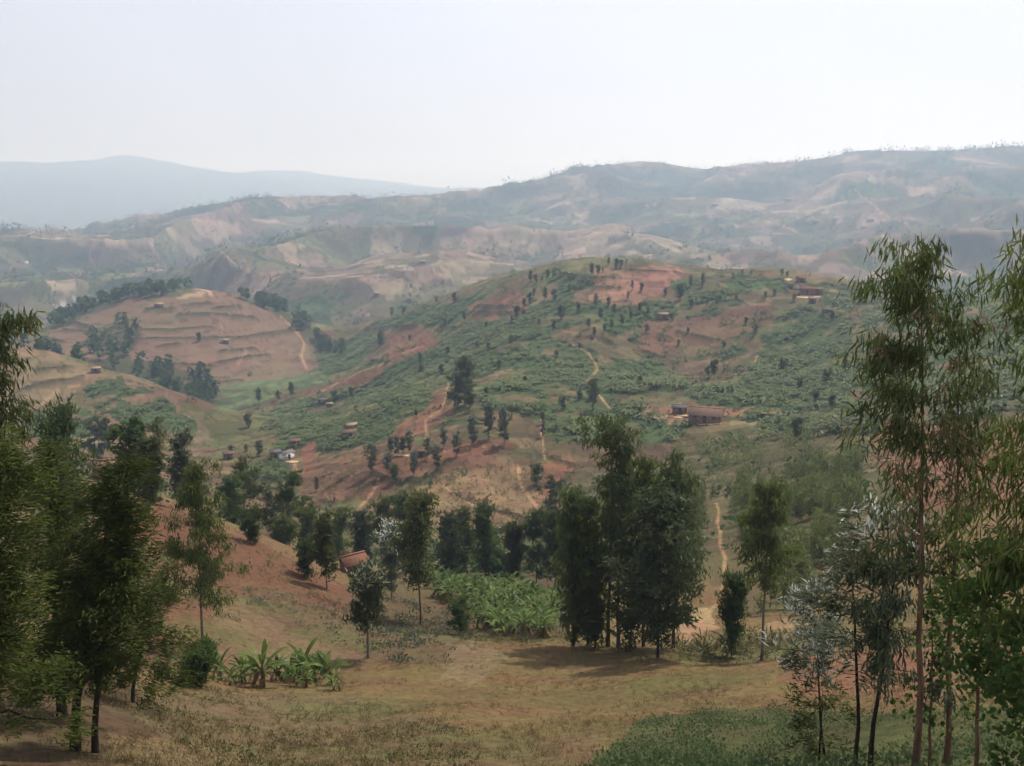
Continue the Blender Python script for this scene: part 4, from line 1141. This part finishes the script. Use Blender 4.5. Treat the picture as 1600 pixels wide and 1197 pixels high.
def joined(name, protos, pts, size, seed, mat, label, cat, tint=0.5, flat=0.0, rnd_s=(0.7, 1.3)):
    """many small copies joined into one mesh"""
    r = np.random.default_rng(seed)
    n = len(pts)
    which = r.integers(len(protos), size=n)
    Vs, Fs, Ts, off = [], [], [], 0
    s = np.asarray(size) * r.uniform(*rnd_s, n) * (0.62 + 0.8 * fbm(pts[:, 0] / 13, pts[:, 1] / 13, 58, 2)); th = r.random(n) * 2 * pi
    for k, (Vp, Fp, Tp) in enumerate(protos):
        ix = np.where(which == k)[0]
        if len(ix) == 0: continue
        c, s_ = np.cos(th[ix]), np.sin(th[ix])
        X = (Vp[None, :, 0] * c[:, None] - Vp[None, :, 1] * s_[:, None]) * s[ix, None] + pts[ix, 0:1]
        Y = (Vp[None, :, 0] * s_[:, None] + Vp[None, :, 1] * c[:, None]) * s[ix, None] + pts[ix, 1:2]
        Z = Vp[None, :, 2] * s[ix, None] * (1 + r.normal(0, 0.12, (len(ix), 1))) + pts[ix, 2:3]
        Vs.append(np.stack([X, Y, Z], -1).reshape(-1, 3))
        Fs.append((Fp[None] + (np.arange(len(ix)) * len(Vp))[:, None, None]).reshape(-1, 4) + off)
        off += len(ix) * len(Vp)
        plot = np.clip((fbm(pts[ix, 0] / 22, pts[ix, 1] / 22, 55, 2) - 0.3) * 2.2, 0, 1)[:, None]
        Ts.append(np.clip(Tp[None] * (1 - tint) + tint * (0.45 * r.random((len(ix), 1)) + 0.55 * plot), 0, 1).ravel())
    me = mesh_np(name, np.concatenate(Vs), np.concatenate(Fs), False, {'tint': np.concatenate(Ts)})
    me.materials.append(mat)
    return tag(link(name, me), label, cat, kind='stuff')

# the grove beyond the meadow: single plants
grove = poly([(668,925),(690,905),(760,905),(890,950),(890,1000),(840,1004),(760,995),(725,960)], 60, 100)
gpts = area_points(grove, 0.5, 3)
gpts = gpts[np.random.default_rng(1).permutation(len(gpts))][:175]
for i, p in enumerate(gpts):
    banana_plant(p, 0.95 + 0.4 * (i * 0.618 % 1), 500 + i, 'banana plant in the dense bright green grove beyond the meadow', 'banana plants of the grove beyond the meadow', 12, dry=(i % 3 == 0), lsc=0.78)

def banana_low(seed, nl=7, m=3):
    r = np.random.default_rng(seed); q = Q()
    if m > 3: tube(q, [(0, 0, -0.2), (0, 0, 1.3)], [0.12, 0.07], 3, 0.9)
    ph = np.arange(nl) * 2.4 + r.normal(0, 0.3, nl); el = r.uniform(0.5, 1.3, nl)
    d = np.c_[np.cos(ph) * np.cos(el), np.sin(ph) * np.cos(el), np.sin(el)]
    strips(q, np.tile([[0, 0, 1.2 if m > 3 else 0.9]], (nl, 1)), d, np.c_[-np.sin(ph), np.cos(ph), 0 * ph], r.uniform(1.5, 2.1, nl), np.full(nl, 0.27), np.c_[0.2 * np.cos(ph), 0.2 * np.sin(ph), -np.full(nl, 0.75)], [0.3, 1.0, 0.35] if m == 3 else [0.25, 1.0, 0.9, 0.2], 0.7 * r.random(nl))
    return q.arrays()
BLOW = [banana_low(600 + i, 5) for i in range(6)]
BMID = [banana_low(610 + i, 9, 4) for i in range(5)]
bd_ = 0.09 + 0.2 * sstep(0.4, 0.6, bn)
bp_all = by_size(area_points(BAN, bd_ * np.where(DF > 350, 0.72, 1.0), 11))
# the plants that show largest on the hillside stay single
vis = bp_all[:110]
bmesh_ = []
for V_, F_, T_ in BMID:
    me = mesh_np('banana_plant', V_, F_, False, {'tint': T_}); me.materials.append(M['banf']); bmesh_.append(me)
for i, p in enumerate(vis):
    o = link('banana_plant', bmesh_[i % 5]); o.location = p; o.rotation_euler = (0, 0, i * 2.4); o.scale = (1.0 + 0.35 * (i * 0.618 % 1),) * 3
    tag(o, 'banana plant growing on the lower slope across the valley', 'banana plant', 'banana plants of the lower slope across the valley')
joined('banana_plantation', BLOW, in_view(bp_all[110:]), 1.0, 12, M['banf'], 'green banana plantations covering the central hillside', 'banana plants')

# ------------------------------------------------------------------ eucalyptus saplings on the right flank
SAPM = [make_tree(640 + i, 3.2, 0.03, c0=0.04, prof=cone(0.24, 0.25), nb=20, elev=lambda u: 0.7, ncl=3, clr=0.3, nl=4, LL=0.34, LWd=0.14, mode='upright', leafm=M['sapl'], barkm=M['bark']) for i in range(4)]
sp = by_size(area_points(SAP, 0.08 + 0.12 * sstep(0.42, 0.6, fbm(XF / 12, YF / 12, 7, 3)), 21))
for i, p in enumerate(sp[:240]):
    put_tree('eucalyptus_sapling', SAPM[i % 4], p, 'young bushy eucalyptus sapling on the slope right of the eroded path', 'sapling', 'eucalyptus saplings on the right flank', i * 2.4, 0.75 + 0.7 * (i * 0.618 % 1), 0.6 + 0.9 * (i * 0.414 % 1))

def clump(seed, n, size, h, LL, W, up=0.2):
    r = np.random.default_rng(seed); q = Q()
    g = unit(rnd(r, n)); g[:, 2] = np.abs(g[:, 2])
    P0 = g * size * r.random((n, 1)) ** 0.4; P0[:, 2] *= h / size
    d = unit(g + 0.6 * rnd(r, n) + np.array([0, 0, up]))
    strips(q, P0, d, unit(np.cross(d, rnd(r, n))), LL * r.uniform(0.6, 1.3, n), W * 0.5 * r.uniform(0.6, 1.3, n), np.tile([[0, 0, -0.2]], (n, 1)), [0.4, 1.0, 0.15], r.random(n) * 0.75)
    return q.arrays()
def tiny_tree(seed, n, wd, H=7.0, trunk=True):
    r = np.random.default_rng(seed); q = Q()
    if trunk: tube(q, [(0, 0, -0.4), (0, 0, H * 0.6)], [0.16, 0.08], 3, 0.0)
    u = r.random(n); R = wd * np.sqrt(np.maximum(0.03, 1 - (2 * u - 1) ** 2)) * r.random(n) ** 0.4; ph = r.random(n) * 2 * pi
    P0 = np.c_[R * np.cos(ph), R * np.sin(ph), H * ((0.2 if trunk else 0.05) + 0.75 * u)]
    d = unit(rnd(r, n) + np.array([0, 0, 0.3]))
    strips(q, P0, d, unit(np.cross(d, rnd(r, n))), r.uniform(0.9, 1.7, n), r.uniform(0.35, 0.7, n), np.tile([[0, 0, -0.2]], (n, 1)), [0.7, 1.0, 0.2] if n > 40 else [0.9, 0.5], r.random(n) * 0.75)
    return q.arrays()

joined('sapling_thicket', [clump(650 + i, 26, 0.9, 2.4, 0.5, 0.22, 0.8) for i in range(4)], sp[240:], 1.0, 22, M['sapl'], 'dense eucalyptus regrowth covering the right flank', 'saplings')

# undergrowth: hedges on banks, shrubs in the ravine and over the fields
SHR = [clump(660 + i, 22, 1.0, 1.5, 0.55, 0.3) for i in range(5)]
un = area_points(ravine, 0.05, 31, 98)
un2 = area_points((DF > 118) & (DF < 860) & ~BAN & ~SAP & (fbm(XF / 40, YF / 40, 77, 3) > 0.5), 0.0035, 32)
un3 = area_points(poly([(0,690),(330,690),(340,780),(190,790),(120,900),(0,900)], 60, 240), 0.04, 33)
un4 = np.concatenate([area_points((DF > 118) & (DF < 700) & BAN, 0.006, 37), area_points(SAP, 0.02, 38), area_points((PXG > 1320) & ~CLEAR & (DF > 80) & (DF < 420) & ~BAN, 0.012, 39), area_points(hill & ~BAN, 0.006, 40)])
hed = []
rr_ = np.random.default_rng(34)
for l in bank_lines:
    seglen = np.linalg.norm(np.diff(l, axis=0), axis=1).sum()
    t = rr_.random(int(seglen * 0.9)) * (len(l) - 1)
    D0 = np.hypot(*l.mean(0))
    x = np.interp(t, np.arange(len(l)), l[:, 0]) + rr_.normal(0, 0.5, len(t)); y = np.interp(t, np.arange(len(l)), l[:, 1]) + rr_.normal(0, 0.5, len(t))
    hed.append(np.c_[x, y, gz(x, y)])
hed = np.concatenate(hed)
joined('hillside_scrub', SHR, np.concatenate([un, un2, un3, un4]), 1.1, 35, M['shrub'], 'low green scrub scattered over the slopes and filling the ravine', 'scrub', rnd_s=(0.4, 2.0))
joined('bank_hedge', [clump(670 + i, 12, 0.8, 0.9, 0.5, 0.25) for i in range(3)], hed, 0.8, 36, leaf_mat('hedge_leaf', (0.05, 0.042, 0.022), (0.10, 0.09, 0.04), 0.2), 'dark scrubby hedge growth along the field banks', 'hedge')

# woods on the valley sides and scattered trees far away
MT = [tiny_tree(680 + i, 46, 1.5 + 0.5 * i) for i in range(4)]
ws = [(area_points(m_, 0.018, 41 + i_), t_) for i_, (m_, t_) in enumerate([(WOOD_A, 'of the wooded strip running behind the near left hill'), (WOOD_B & ~WOOD_A, 'along the left skyline of the terraced hill'), (WOOD_C & ~WOOD_A & ~WOOD_B, 'along the right rim of the terraced hill'), (WOOD_D & ~WOOD_A & ~WOOD_B, 'on the left face of the terraced hill')])]
wmesh = []
for V_, F_, T_ in MT:
    me = mesh_np('wood_tree', V_, F_, False, {'tint': T_}); me.materials.append(M['shrub']); wmesh.append(me)
rest = []
for pts_, where_ in ws:
    pts_ = by_size(pts_); k0 = min(len(pts_), 100 if 'strip' in where_ else 70)
    rest.append(pts_[k0:])
    for i, p in enumerate(pts_[:k0]):
        o = link('wood_tree', wmesh[i % 4]); o.location = p; o.rotation_euler = (0, 0, i * 2.4); s_ = 0.8 + 0.8 * (i * 0.618 % 1); o.scale = (s_, s_, s_)
        tag(o, 'dark tree ' + where_, 'tree', 'trees ' + where_)
rest = np.concatenate(rest)
if len(rest): joined('woodland', MT, rest, 1.1, 42, M['shrub'], 'dark woodland along the flanks of the terraced hill', 'woodland')
fw = area_points(FARWOOD, 0.010, 43, 860, 3100)
fs = area_points((DF > 860) & (DF < 3000) & ~FARWOOD, 0.0045 * sstep(0.45, 0.62, fbm(XF / 70, YF / 70, 33, 3)), 44)
sk = []
for a in np.linspace(-0.52, 0.52, 520):
    c = col_s(a); rws = np.where((DR > 1700) & (DR < 3100))[0]; k = rws[np.argmax(c[rws])]
    if fbm(np.array([a * 40]), np.array([0.3]), 9, 3)[0] > 0.42:
        D = DR[k] * (1 + 0.008 * rr_.normal()); sk.append((D * sin(a + 0.001 * rr_.normal()), D * cos(a)))
sk = np.array(sk); sk = np.c_[sk, gz(sk[:, 0], sk[:, 1])]
joined('far_woodland', [tiny_tree(690 + i, 6, 1.8 + 0.5 * i, trunk=False) for i in range(4)], in_view(np.concatenate([fw, fs, sk]), 0.004), 1.45, 45, M['dark'], 'far woods and trees dotting the hazy hills across the valley', 'woodland', rnd_s=(0.6, 1.6))

# ------------------------------------------------------------------ crops, weeds and dry grass
CL = lambda s0, n, size, h, LL, W: [clump(s0 + i, n, size, h, LL, W, 0.5) for i in range(5)]
cropz = poly([(940,1190),(1000,1128),(1130,1108),(1262,1112),(1400,1120),(1600,1100),(1600,1300),(930,1300)], 13, 40)
joined('potato_crop', CL(700, 10, 0.26, 0.35, 0.08, 0.05), area_points(cropz, 22 * sstep(0.25, 0.5, fbm(XF / 3, YF / 3, 15, 2)) * sstep(0.28, 0.5, fbm(XF / 1.2, YF / 1.2, 14, 2)), 51), 1.0, 52, M['crop'], 'low dense green crop patch in the right foreground', 'crop')
beanz = poly([(375,915),(450,925),(545,945),(600,930),(700,960),(735,985),(730,1036),(600,1040),(530,1008),(450,985),(385,955)], 50, 100)
joined('bean_crop', CL(710, 8, 0.3, 0.4, 0.2, 0.11), area_points(beanz, 3.0 * sstep(0.40, 0.6, fbm(XF / 4, YF / 4, 16, 2)) + 0.4, 53), 1.0, 54, M['bean'], 'grey-green bean plots on the slope below the tiled roof', 'crop')
weedz = poly([(200,1110),(260,1082),(560,1085),(740,1150),(760,1197),(760,1300),(330,1300),(280,1180)], 15, 50)
joined('weeds', CL(720, 6, 0.12, 0.12, 0.08, 0.05), area_points(weedz, 9.0 * sstep(0.35, 0.6, fbm(XF / 2, YF / 2, 17, 3)), 55), 1.0, 56, M['weed'], 'sparse low weeds over the fallow plot in the lower left', 'weeds')
stripz = poly([(1050,1012),(1210,992),(1290,998),(1240,1015),(1190,1032),(1060,1032)], 45, 80)
mz = poly([(590,800),(700,742),(800,728),(870,760),(885,800),(825,822),(700,835),(620,815)], 165, 260)
mz2 = poly([(880,660),(1060,690),(1060,730),(960,745),(880,735)], 165, 300) | poly([(1000,690),(1150,680),(1060,720)], 165, 300)
joined('grass_strip', CL(730, 9, 0.3, 0.7, 0.5, 0.08), np.concatenate([area_points(stripz, 2.2, 57), area_points(poly([(560,960),(740,985),(900,1000),(900,1012),(720,1012)], 50, 100), 0.5, 58)]), 1.0, 59, M['weed'], 'tall green grass strip along the far edge of the meadow', 'grass')
joined('maize_crop', CL(735, 7, 0.4, 0.9, 0.6, 0.2), np.concatenate([area_points(mz, 0.10, 60), area_points(mz2, 0.07, 61)]), 1.0, 62, M['weed'], 'thin dry maize standing on the brown slope across the hollow', 'crop')
fld = poly([(465,735),(560,702),(690,720),(700,742),(600,757),(520,792),(470,772)], 150, 320)
joined('field_crop', CL(740, 5, 0.3, 0.35, 0.35, 0.18), area_points(fld, 0.12, 63), 1.0, 64, M['weed'], 'sparse low plants on the ploughed red plots', 'crop')
mead = (DF > 15) & (DF < 66) & ~cropz & ~beanz & ~poly([(150,770),(260,780),(330,830),(400,845),(480,885),(560,930),(560,962),(430,930),(350,1000),(280,1050),(120,1050),(100,900)], 40, 150) & (AF > -0.56) & (AF < 0.56)
def tuft(seed, n=6):
    r = np.random.default_rng(seed); q = Q()
    d = unit(rnd(r, n) * np.array([1, 1, 0.2]) * 0.55 + np.array([0, 0, 1.0]))
    strips(q, rnd(r, n) * np.array([0.07, 0.07, 0]), d, unit(np.cross(d, rnd(r, n))), r.uniform(0.06, 0.19, n), np.full(n, 0.012), np.zeros((n, 3)), [1, 0.2], r.random(n))
    return q.arrays()
joined('dry_grass', [tuft(750 + i) for i in range(6)], area_points(mead, 1.5 + 11 * sstep(0.42, 0.62, fbm(XF / 4, YF / 4, 18, 3)) * (1 - 0.6 * sstep(30, 60, DF)), 65), 1.0, 66, M['grass'], 'short dry yellowish grass covering the meadow', 'grass')

fw2 = area_points((DF > 118) & (DF < 780) & ~BAN & ~SAP & ~ravine, 0.04 * (1 - 0.7 * sstep(300, 600, DF)) * (0.3 + 1.4 * sstep(0.4, 0.6, fbm(XF / 30, YF / 30, 87, 3))), 67)
joined('field_weeds', [clump(745 + i, 3, 0.4, 0.45, 0.5, 0.3, 0.5) for i in range(5)], in_view(fw2), 1.0, 68, M['weed'], 'tufts of weeds and stubble over the fields of the hills', 'weeds')
sw = area_points(poly([(150,770),(260,780),(330,830),(400,845),(480,885),(560,930),(560,962),(430,930),(350,1000),(280,1050),(120,1050),(100,900)], 40, 150), 1.1 * sstep(0.42, 0.62, fbm(XF / 5, YF / 5, 88, 3)) + 0.08, 69)
joined('spur_weeds', CL(748, 6, 0.2, 0.25, 0.2, 0.1), sw, 1.0, 70, M['weed'], 'thin weeds on the red soil of the near spur', 'weeds')

# ------------------------------------------------------------------ houses
def boxv(x0, x1, y0, y1, z0, z1):
    V = np.array([(x, y, z) for z in (z0, z1) for x, y in ((x0, y0), (x1, y0), (x1, y1), (x0, y1))], float)
    return V, np.array([(3, 2, 1, 0), (4, 5, 6, 7), (0, 1, 5, 4), (1, 2, 6, 5), (2, 3, 7, 6), (3, 0, 4, 7)])
def house(px, py, wpx, label, wall='mud', roof='roof', depth=0.62, hgt=2.3, rot=0.0, dmin=120, dmax=2600, D=None, pitch=0.36, yard=True, name='farmhouse', group=None):
    if D is None: x, y, z = gp(px, py, dmin, dmax)
    else: x, y, z = at_row(px, py, D)
    D = math.hypot(x, y)
    W = wpx / FPX * D * 1.03; dp = W * depth
    e = link(name, None); e.location = (x, y, z); e.rotation_euler = (0, 0, -math.atan2(x, y) + rot); tag(e, label, 'house', group)
    zb = min(gz(x + a * W / 2, y + b * dp / 2) for a in (-1, 1) for b in (-1, 1)) - z - 0.4
    rise = dp / 2 * pitch; ov = 0.35
    q = Q(); V_, F_ = boxv(-W / 2, W / 2, -dp / 2, dp / 2, zb, hgt); q.add(V_, F_)
    for sx in (-1, 1):      # gable triangles as thin wedges
        xa, xb = sx * W / 2, sx * (W / 2 - 0.18)
        q.add(np.array([(xa, -dp / 2, hgt), (xa, dp / 2, hgt), (xa, 0, hgt + rise), (xa, 0, hgt + rise), (xb, -dp / 2, hgt), (xb, dp / 2, hgt), (xb, 0, hgt + rise), (xb, 0, hgt + rise)]),
              np.array([(0, 1, 2, 3), (4, 5, 6, 7), (0, 4, 6, 2), (1, 5, 6, 2)]))
    link('wall', q.mesh('wall', M[wall]), e)
    ro = None
    q = Q()
    for sy in (-1, 1):
        a, b = dp / 2 + ov, 0.0
        za, zb2 = hgt - ov * pitch, hgt + rise
        V_ = np.array([(-W / 2 - ov, sy * a, za), (W / 2 + ov, sy * a, za), (W / 2 + ov, 0, zb2), (-W / 2 - ov, 0, zb2)])
        q.add(np.r_[V_ + (0, 0, 0.04), V_ + (0, 0, 0.14)], np.array([(0, 1, 2, 3), (4, 5, 6, 7), (0, 1, 5, 4), (1, 2, 6, 5), (3, 0, 4, 7)]))
    ro = link('roof', q.mesh('roof', M[roof]), e)
    q = Q(); V_, F_ = boxv(-W / 2 - ov, W / 2 + ov, -0.12, 0.12, hgt + rise + 0.1, hgt + rise + 0.22); q.add(V_, F_); link('ridge_cap', q.mesh('ridge_cap', M[roof]), ro)
    q = Q(); V_, F_ = boxv(-0.45, 0.45, -dp / 2 - 0.05, -dp / 2 + 0.02, 0, min(1.9, hgt - 0.2)); q.add(V_, F_); link('door', q.mesh('door', M['wood']), e)
    if W > 5:
        for s_ in (-1, 1):
            q = Q(); V_, F_ = boxv(s_ * W * 0.3 - 0.35, s_ * W * 0.3 + 0.35, -dp / 2 - 0.05, -dp / 2 + 0.02, 1.0, 1.7); q.add(V_, F_); link('window', q.mesh('window', M['wood']), e)
    return e
def yard(px, py, wpx, hpx, label, dmin=120, dmax=2600):
    """patch of beaten pale earth on the ground round a house"""
    r = np.random.default_rng(int(px * 7 + py))
    ring = []
    for k in range(18):
        a = k / 18 * 2 * pi; f = r.uniform(0.7, 1.15)
        x, y, z = gp(px + wpx / 2 * cos(a) * f, py + hpx / 2 * sin(a) * f, dmin, dmax); ring.append((x, y, z + 0.12))
    x, y, z = gp(px, py, dmin, dmax)
    V_ = np.array([(x, y, z + 0.12)] + ring)
    F_ = np.array([(0, 1 + k, 1 + (k + 1) % 18, 1 + (k + 1) % 18) for k in range(18)])[:, :3]
    o = link('beaten_earth_yard', mesh_np('yard', V_, F_, True), None, M['soilp']); tag(o, label, 'yard', kind='structure')

house(552, 903, 34, 'orange-tiled roof of a mud house peeking over the red spur', roof='roofn', D=101, depth=0.7, hgt=1.6, rot=0.5, pitch=0.6)
house(172, 752, 40, 'mud-walled house half hidden behind the left cypresses', roof='roof', D=114, depth=0.6, hgt=2.0, rot=-0.25)
house(1103, 656, 48, 'brown-roofed mud brick farmhouse on the right slope above the dark bananas', roof='roof', depth=0.75, hgt=1.9, pitch=0.42, rot=-0.12)
house(1062, 645, 22, 'small dark-roofed outbuilding left of the brown-roofed farmhouse', roof='tin', depth=0.6, hgt=1.8)
house(448, 718, 20, 'white-walled farmhouse with brown roof in the valley', wall='white', roof='tin', rot=0.7)
house(430, 716, 14, 'small grey house left of the white-walled farmhouse', wall='mud', roof='tin', rot=0.2)
house(460, 696, 15, 'pink-roofed hut among bananas above the white farmhouse', roof='roof', hgt=1.8)
house(549, 672, 16, 'straw-coloured hut among bananas, upper of two', roof='thatch', hgt=1.9, rot=0.4)
house(546, 683, 22, 'pinkish-roofed house below the straw-coloured hut', roof='roof', hgt=1.9, rot=0.2)
house(589, 566, 20, 'reddish house beside the orange track on the left slope', roof='roof', hgt=2.0)
house(504, 630, 14, 'small dark-roofed house at the left end of the slope', roof='tin', hgt=2.0)
house(515, 636, 9, 'tiny straw hut beside the dark-roofed house on the left slope', roof='thatch', hgt=1.8)
house(1036, 498, 13, 'small house with pale orange roof on the upper central slope', roof='thatch', hgt=2.2, rot=0.3)
house(1262, 459, 22, 'broad orange-roofed house in front of the hilltop hamlet', roof='roofn', hgt=2.4, rot=-0.1)
house(1276, 459, 14, 'reddish house at the right side of the hilltop hamlet', roof='roof', hgt=2.2, rot=0.3)
house(1250, 452, 10, 'small house with pale wall in the middle of the hilltop hamlet', wall='white', roof='roofn', hgt=2.2)
house(1251, 441, 12, 'dark-roofed house at the back of the hilltop hamlet', roof='roof', hgt=2.2, rot=0.4)
house(1234, 451, 10, 'small dark-roofed house at the left of the hilltop hamlet', roof='tin', hgt=2.1)
house(1269, 473, 10, 'small pinkish house below the hilltop hamlet', roof='thatch', hgt=2.0)
house(1292, 491, 14, 'dark grey-roofed house below right of the hilltop hamlet', roof='tin', hgt=2.1)
house(248, 480, 12, 'tiny house with pale walls on the terraced hill', wall='mud', roof='thatch', hgt=2.4, dmin=500)
house(150, 582, 12, 'ruined earth-coloured house on the crest of the near left hill', roof='thatch', hgt=2.0, dmin=300)
house(657, 713, 14, 'low brown-roofed shed behind the red field trees', roof='roof', hgt=1.6)
house(357, 717, 14, 'reddish house at the far left of the valley hamlet', roof='roof', hgt=2.0)
house(352, 536, 10, 'tiny straw-roofed hut on the terraced hill', roof='thatch', hgt=2.2, dmin=500)
for i, (px, py, w_) in enumerate(sorted([(1232,313,9),(1035,318,8),(1117,321,10),(1360,345,9),(1425,346,8),(1275,347,7),(1176,350,8),(615,321,6),(588,462,8),(640,470,8),(660,412,9),(40,412,7),(130,433,8),(860,352,7),(1350,357,8),(1305,342,7)])):
    house(px, py, w_, ORD[i] + (' from left' if i else '') + ' of the tiny far farmhouses on the hazy slopes', wall='white' if i % 3 == 0 else 'mud', roof='thatch', dmin=860, hgt=3.0, name='far_farmhouse', group='far farmhouses on the hazy slopes')
yard(1106, 662, 50, 6, 'pale beaten earth yard in front of the brown-roofed farmhouse')
yard(1060, 651, 40, 6, 'pale beaten earth beside the outbuilding')
yard(456, 722, 24, 4, 'bright earth yard by the white farmhouse')
yard(635, 712, 44, 4, 'pale earth strip behind the red field trees')
yard(1262, 464, 40, 5, 'pale earth yard of the hilltop hamlet')
yard(1230, 437, 16, 4, 'pale earth patch behind the hamlet')

# ------------------------------------------------------------------ people far down in the fields
def person(px, py, hpx, label, seed, cloth, dmin=130, dmax=330):
    x, y, z = gp(px, py, dmin, dmax)
    H = float(np.clip(hpx / FPX * math.hypot(x, y), 1.45, 1.75)) / 1.7
    r = np.random.default_rng(seed); st = r.uniform(0.1, 0.22)
    J = {'pel': (0, 0, .92), 'che': (0, .03, 1.28), 'nek': (0, .03, 1.47), 'hed': (0, .05, 1.6), 'top': (0, .05, 1.68),
         'hl': (-.09, 0, .88), 'kl': (-.1, st * .7, .48), 'al': (-.1, st, .08), 'tl': (-.1, st + .16, .04), 'hr': (.09, 0, .88), 'kr': (.1, -st * .3, .48), 'ar': (.1, -st, .08), 'tr': (.1, -st + .16, .04),
         'sl': (-.18, .02, 1.4), 'el': (-.25, -st * .5, 1.14), 'wl': (-.24, st * .2, .9), 'fl': (-.24, st * .3, .78), 'sr': (.18, .02, 1.4), 'er': (.25, st * .5, 1.14), 'wr': (.24, st * .9, .92), 'fr': (.24, st, .8)}
    R_ = {'pel': .15, 'che': .155, 'nek': .055, 'hed': .1, 'top': .06, 'hl': .09, 'kl': .06, 'al': .04, 'tl': .035, 'hr': .09, 'kr': .06, 'ar': .04, 'tr': .035, 'sl': .06, 'el': .045, 'wl': .033, 'fl': .025, 'sr': .06, 'er': .045, 'wr': .033, 'fr': .025}
    ks = list(J); ix = {k: i for i, k in enumerate(ks)}
    E_ = [('pel', 'che'), ('che', 'nek'), ('nek', 'hed'), ('hed', 'top'), ('pel', 'hl'), ('hl', 'kl'), ('kl', 'al'), ('al', 'tl'), ('pel', 'hr'), ('hr', 'kr'), ('kr', 'ar'), ('ar', 'tr'), ('che', 'sl'), ('sl', 'el'), ('el', 'wl'), ('wl', 'fl'), ('che', 'sr'), ('sr', 'er'), ('er', 'wr'), ('wr', 'fr')]
    me = bpy.data.meshes.new('body'); me.from_pydata([J[k] for k in ks], [(ix[a], ix[b]) for a, b in E_], [])
    e = link('person', None); e.location = (x, y, z); e.scale = (H,) * 3; e.rotation_euler = (0, 0, r.random() * 6.28); tag(e, label, 'person')
    o = link('body', me, e); me.materials.append(rough_mat('person_skin_' + str(seed), (0.03, 0.02, 0.015), (0.05, 0.033, 0.024), 3))
    mo = o.modifiers.new('skin', 'SKIN')
    for i, k in enumerate(ks):
        me.skin_vertices[0].data[i].radius = (R_[k], R_[k] * 0.85)
    me.skin_vertices[0].data[0].use_root = True
    o.modifiers.new('sub', 'SUBSURF').levels = 1; o.modifiers['sub'].render_levels = 1
    q = Q(); tube(q, [(0, .02, .62), (0, .01, .9), (0, .02, 1.1), (0, .03, 1.3), (0, .03, 1.45)], [.21, .175, .165, .19, .1], 12); link('clothes', q.mesh('clothes', rough_mat('cloth_' + str(seed), cloth, tuple(c * 1.4 for c in cloth), 3), True), e)
person(536, 816, 11, 'leftmost of three dark-clothed people walking at the edge of the green plot', 1, (0.02, 0.02, 0.03))
person(541.5, 811, 12, 'middle one of three dark-clothed people walking by the green plot', 2, (0.025, 0.018, 0.016))
person(547, 809, 13, 'rightmost of three dark-clothed people walking by the green plot', 3, (0.015, 0.018, 0.02))
person(522.5, 785, 9, 'dark-clothed person standing on the lower ploughed plot', 4, (0.02, 0.018, 0.025))
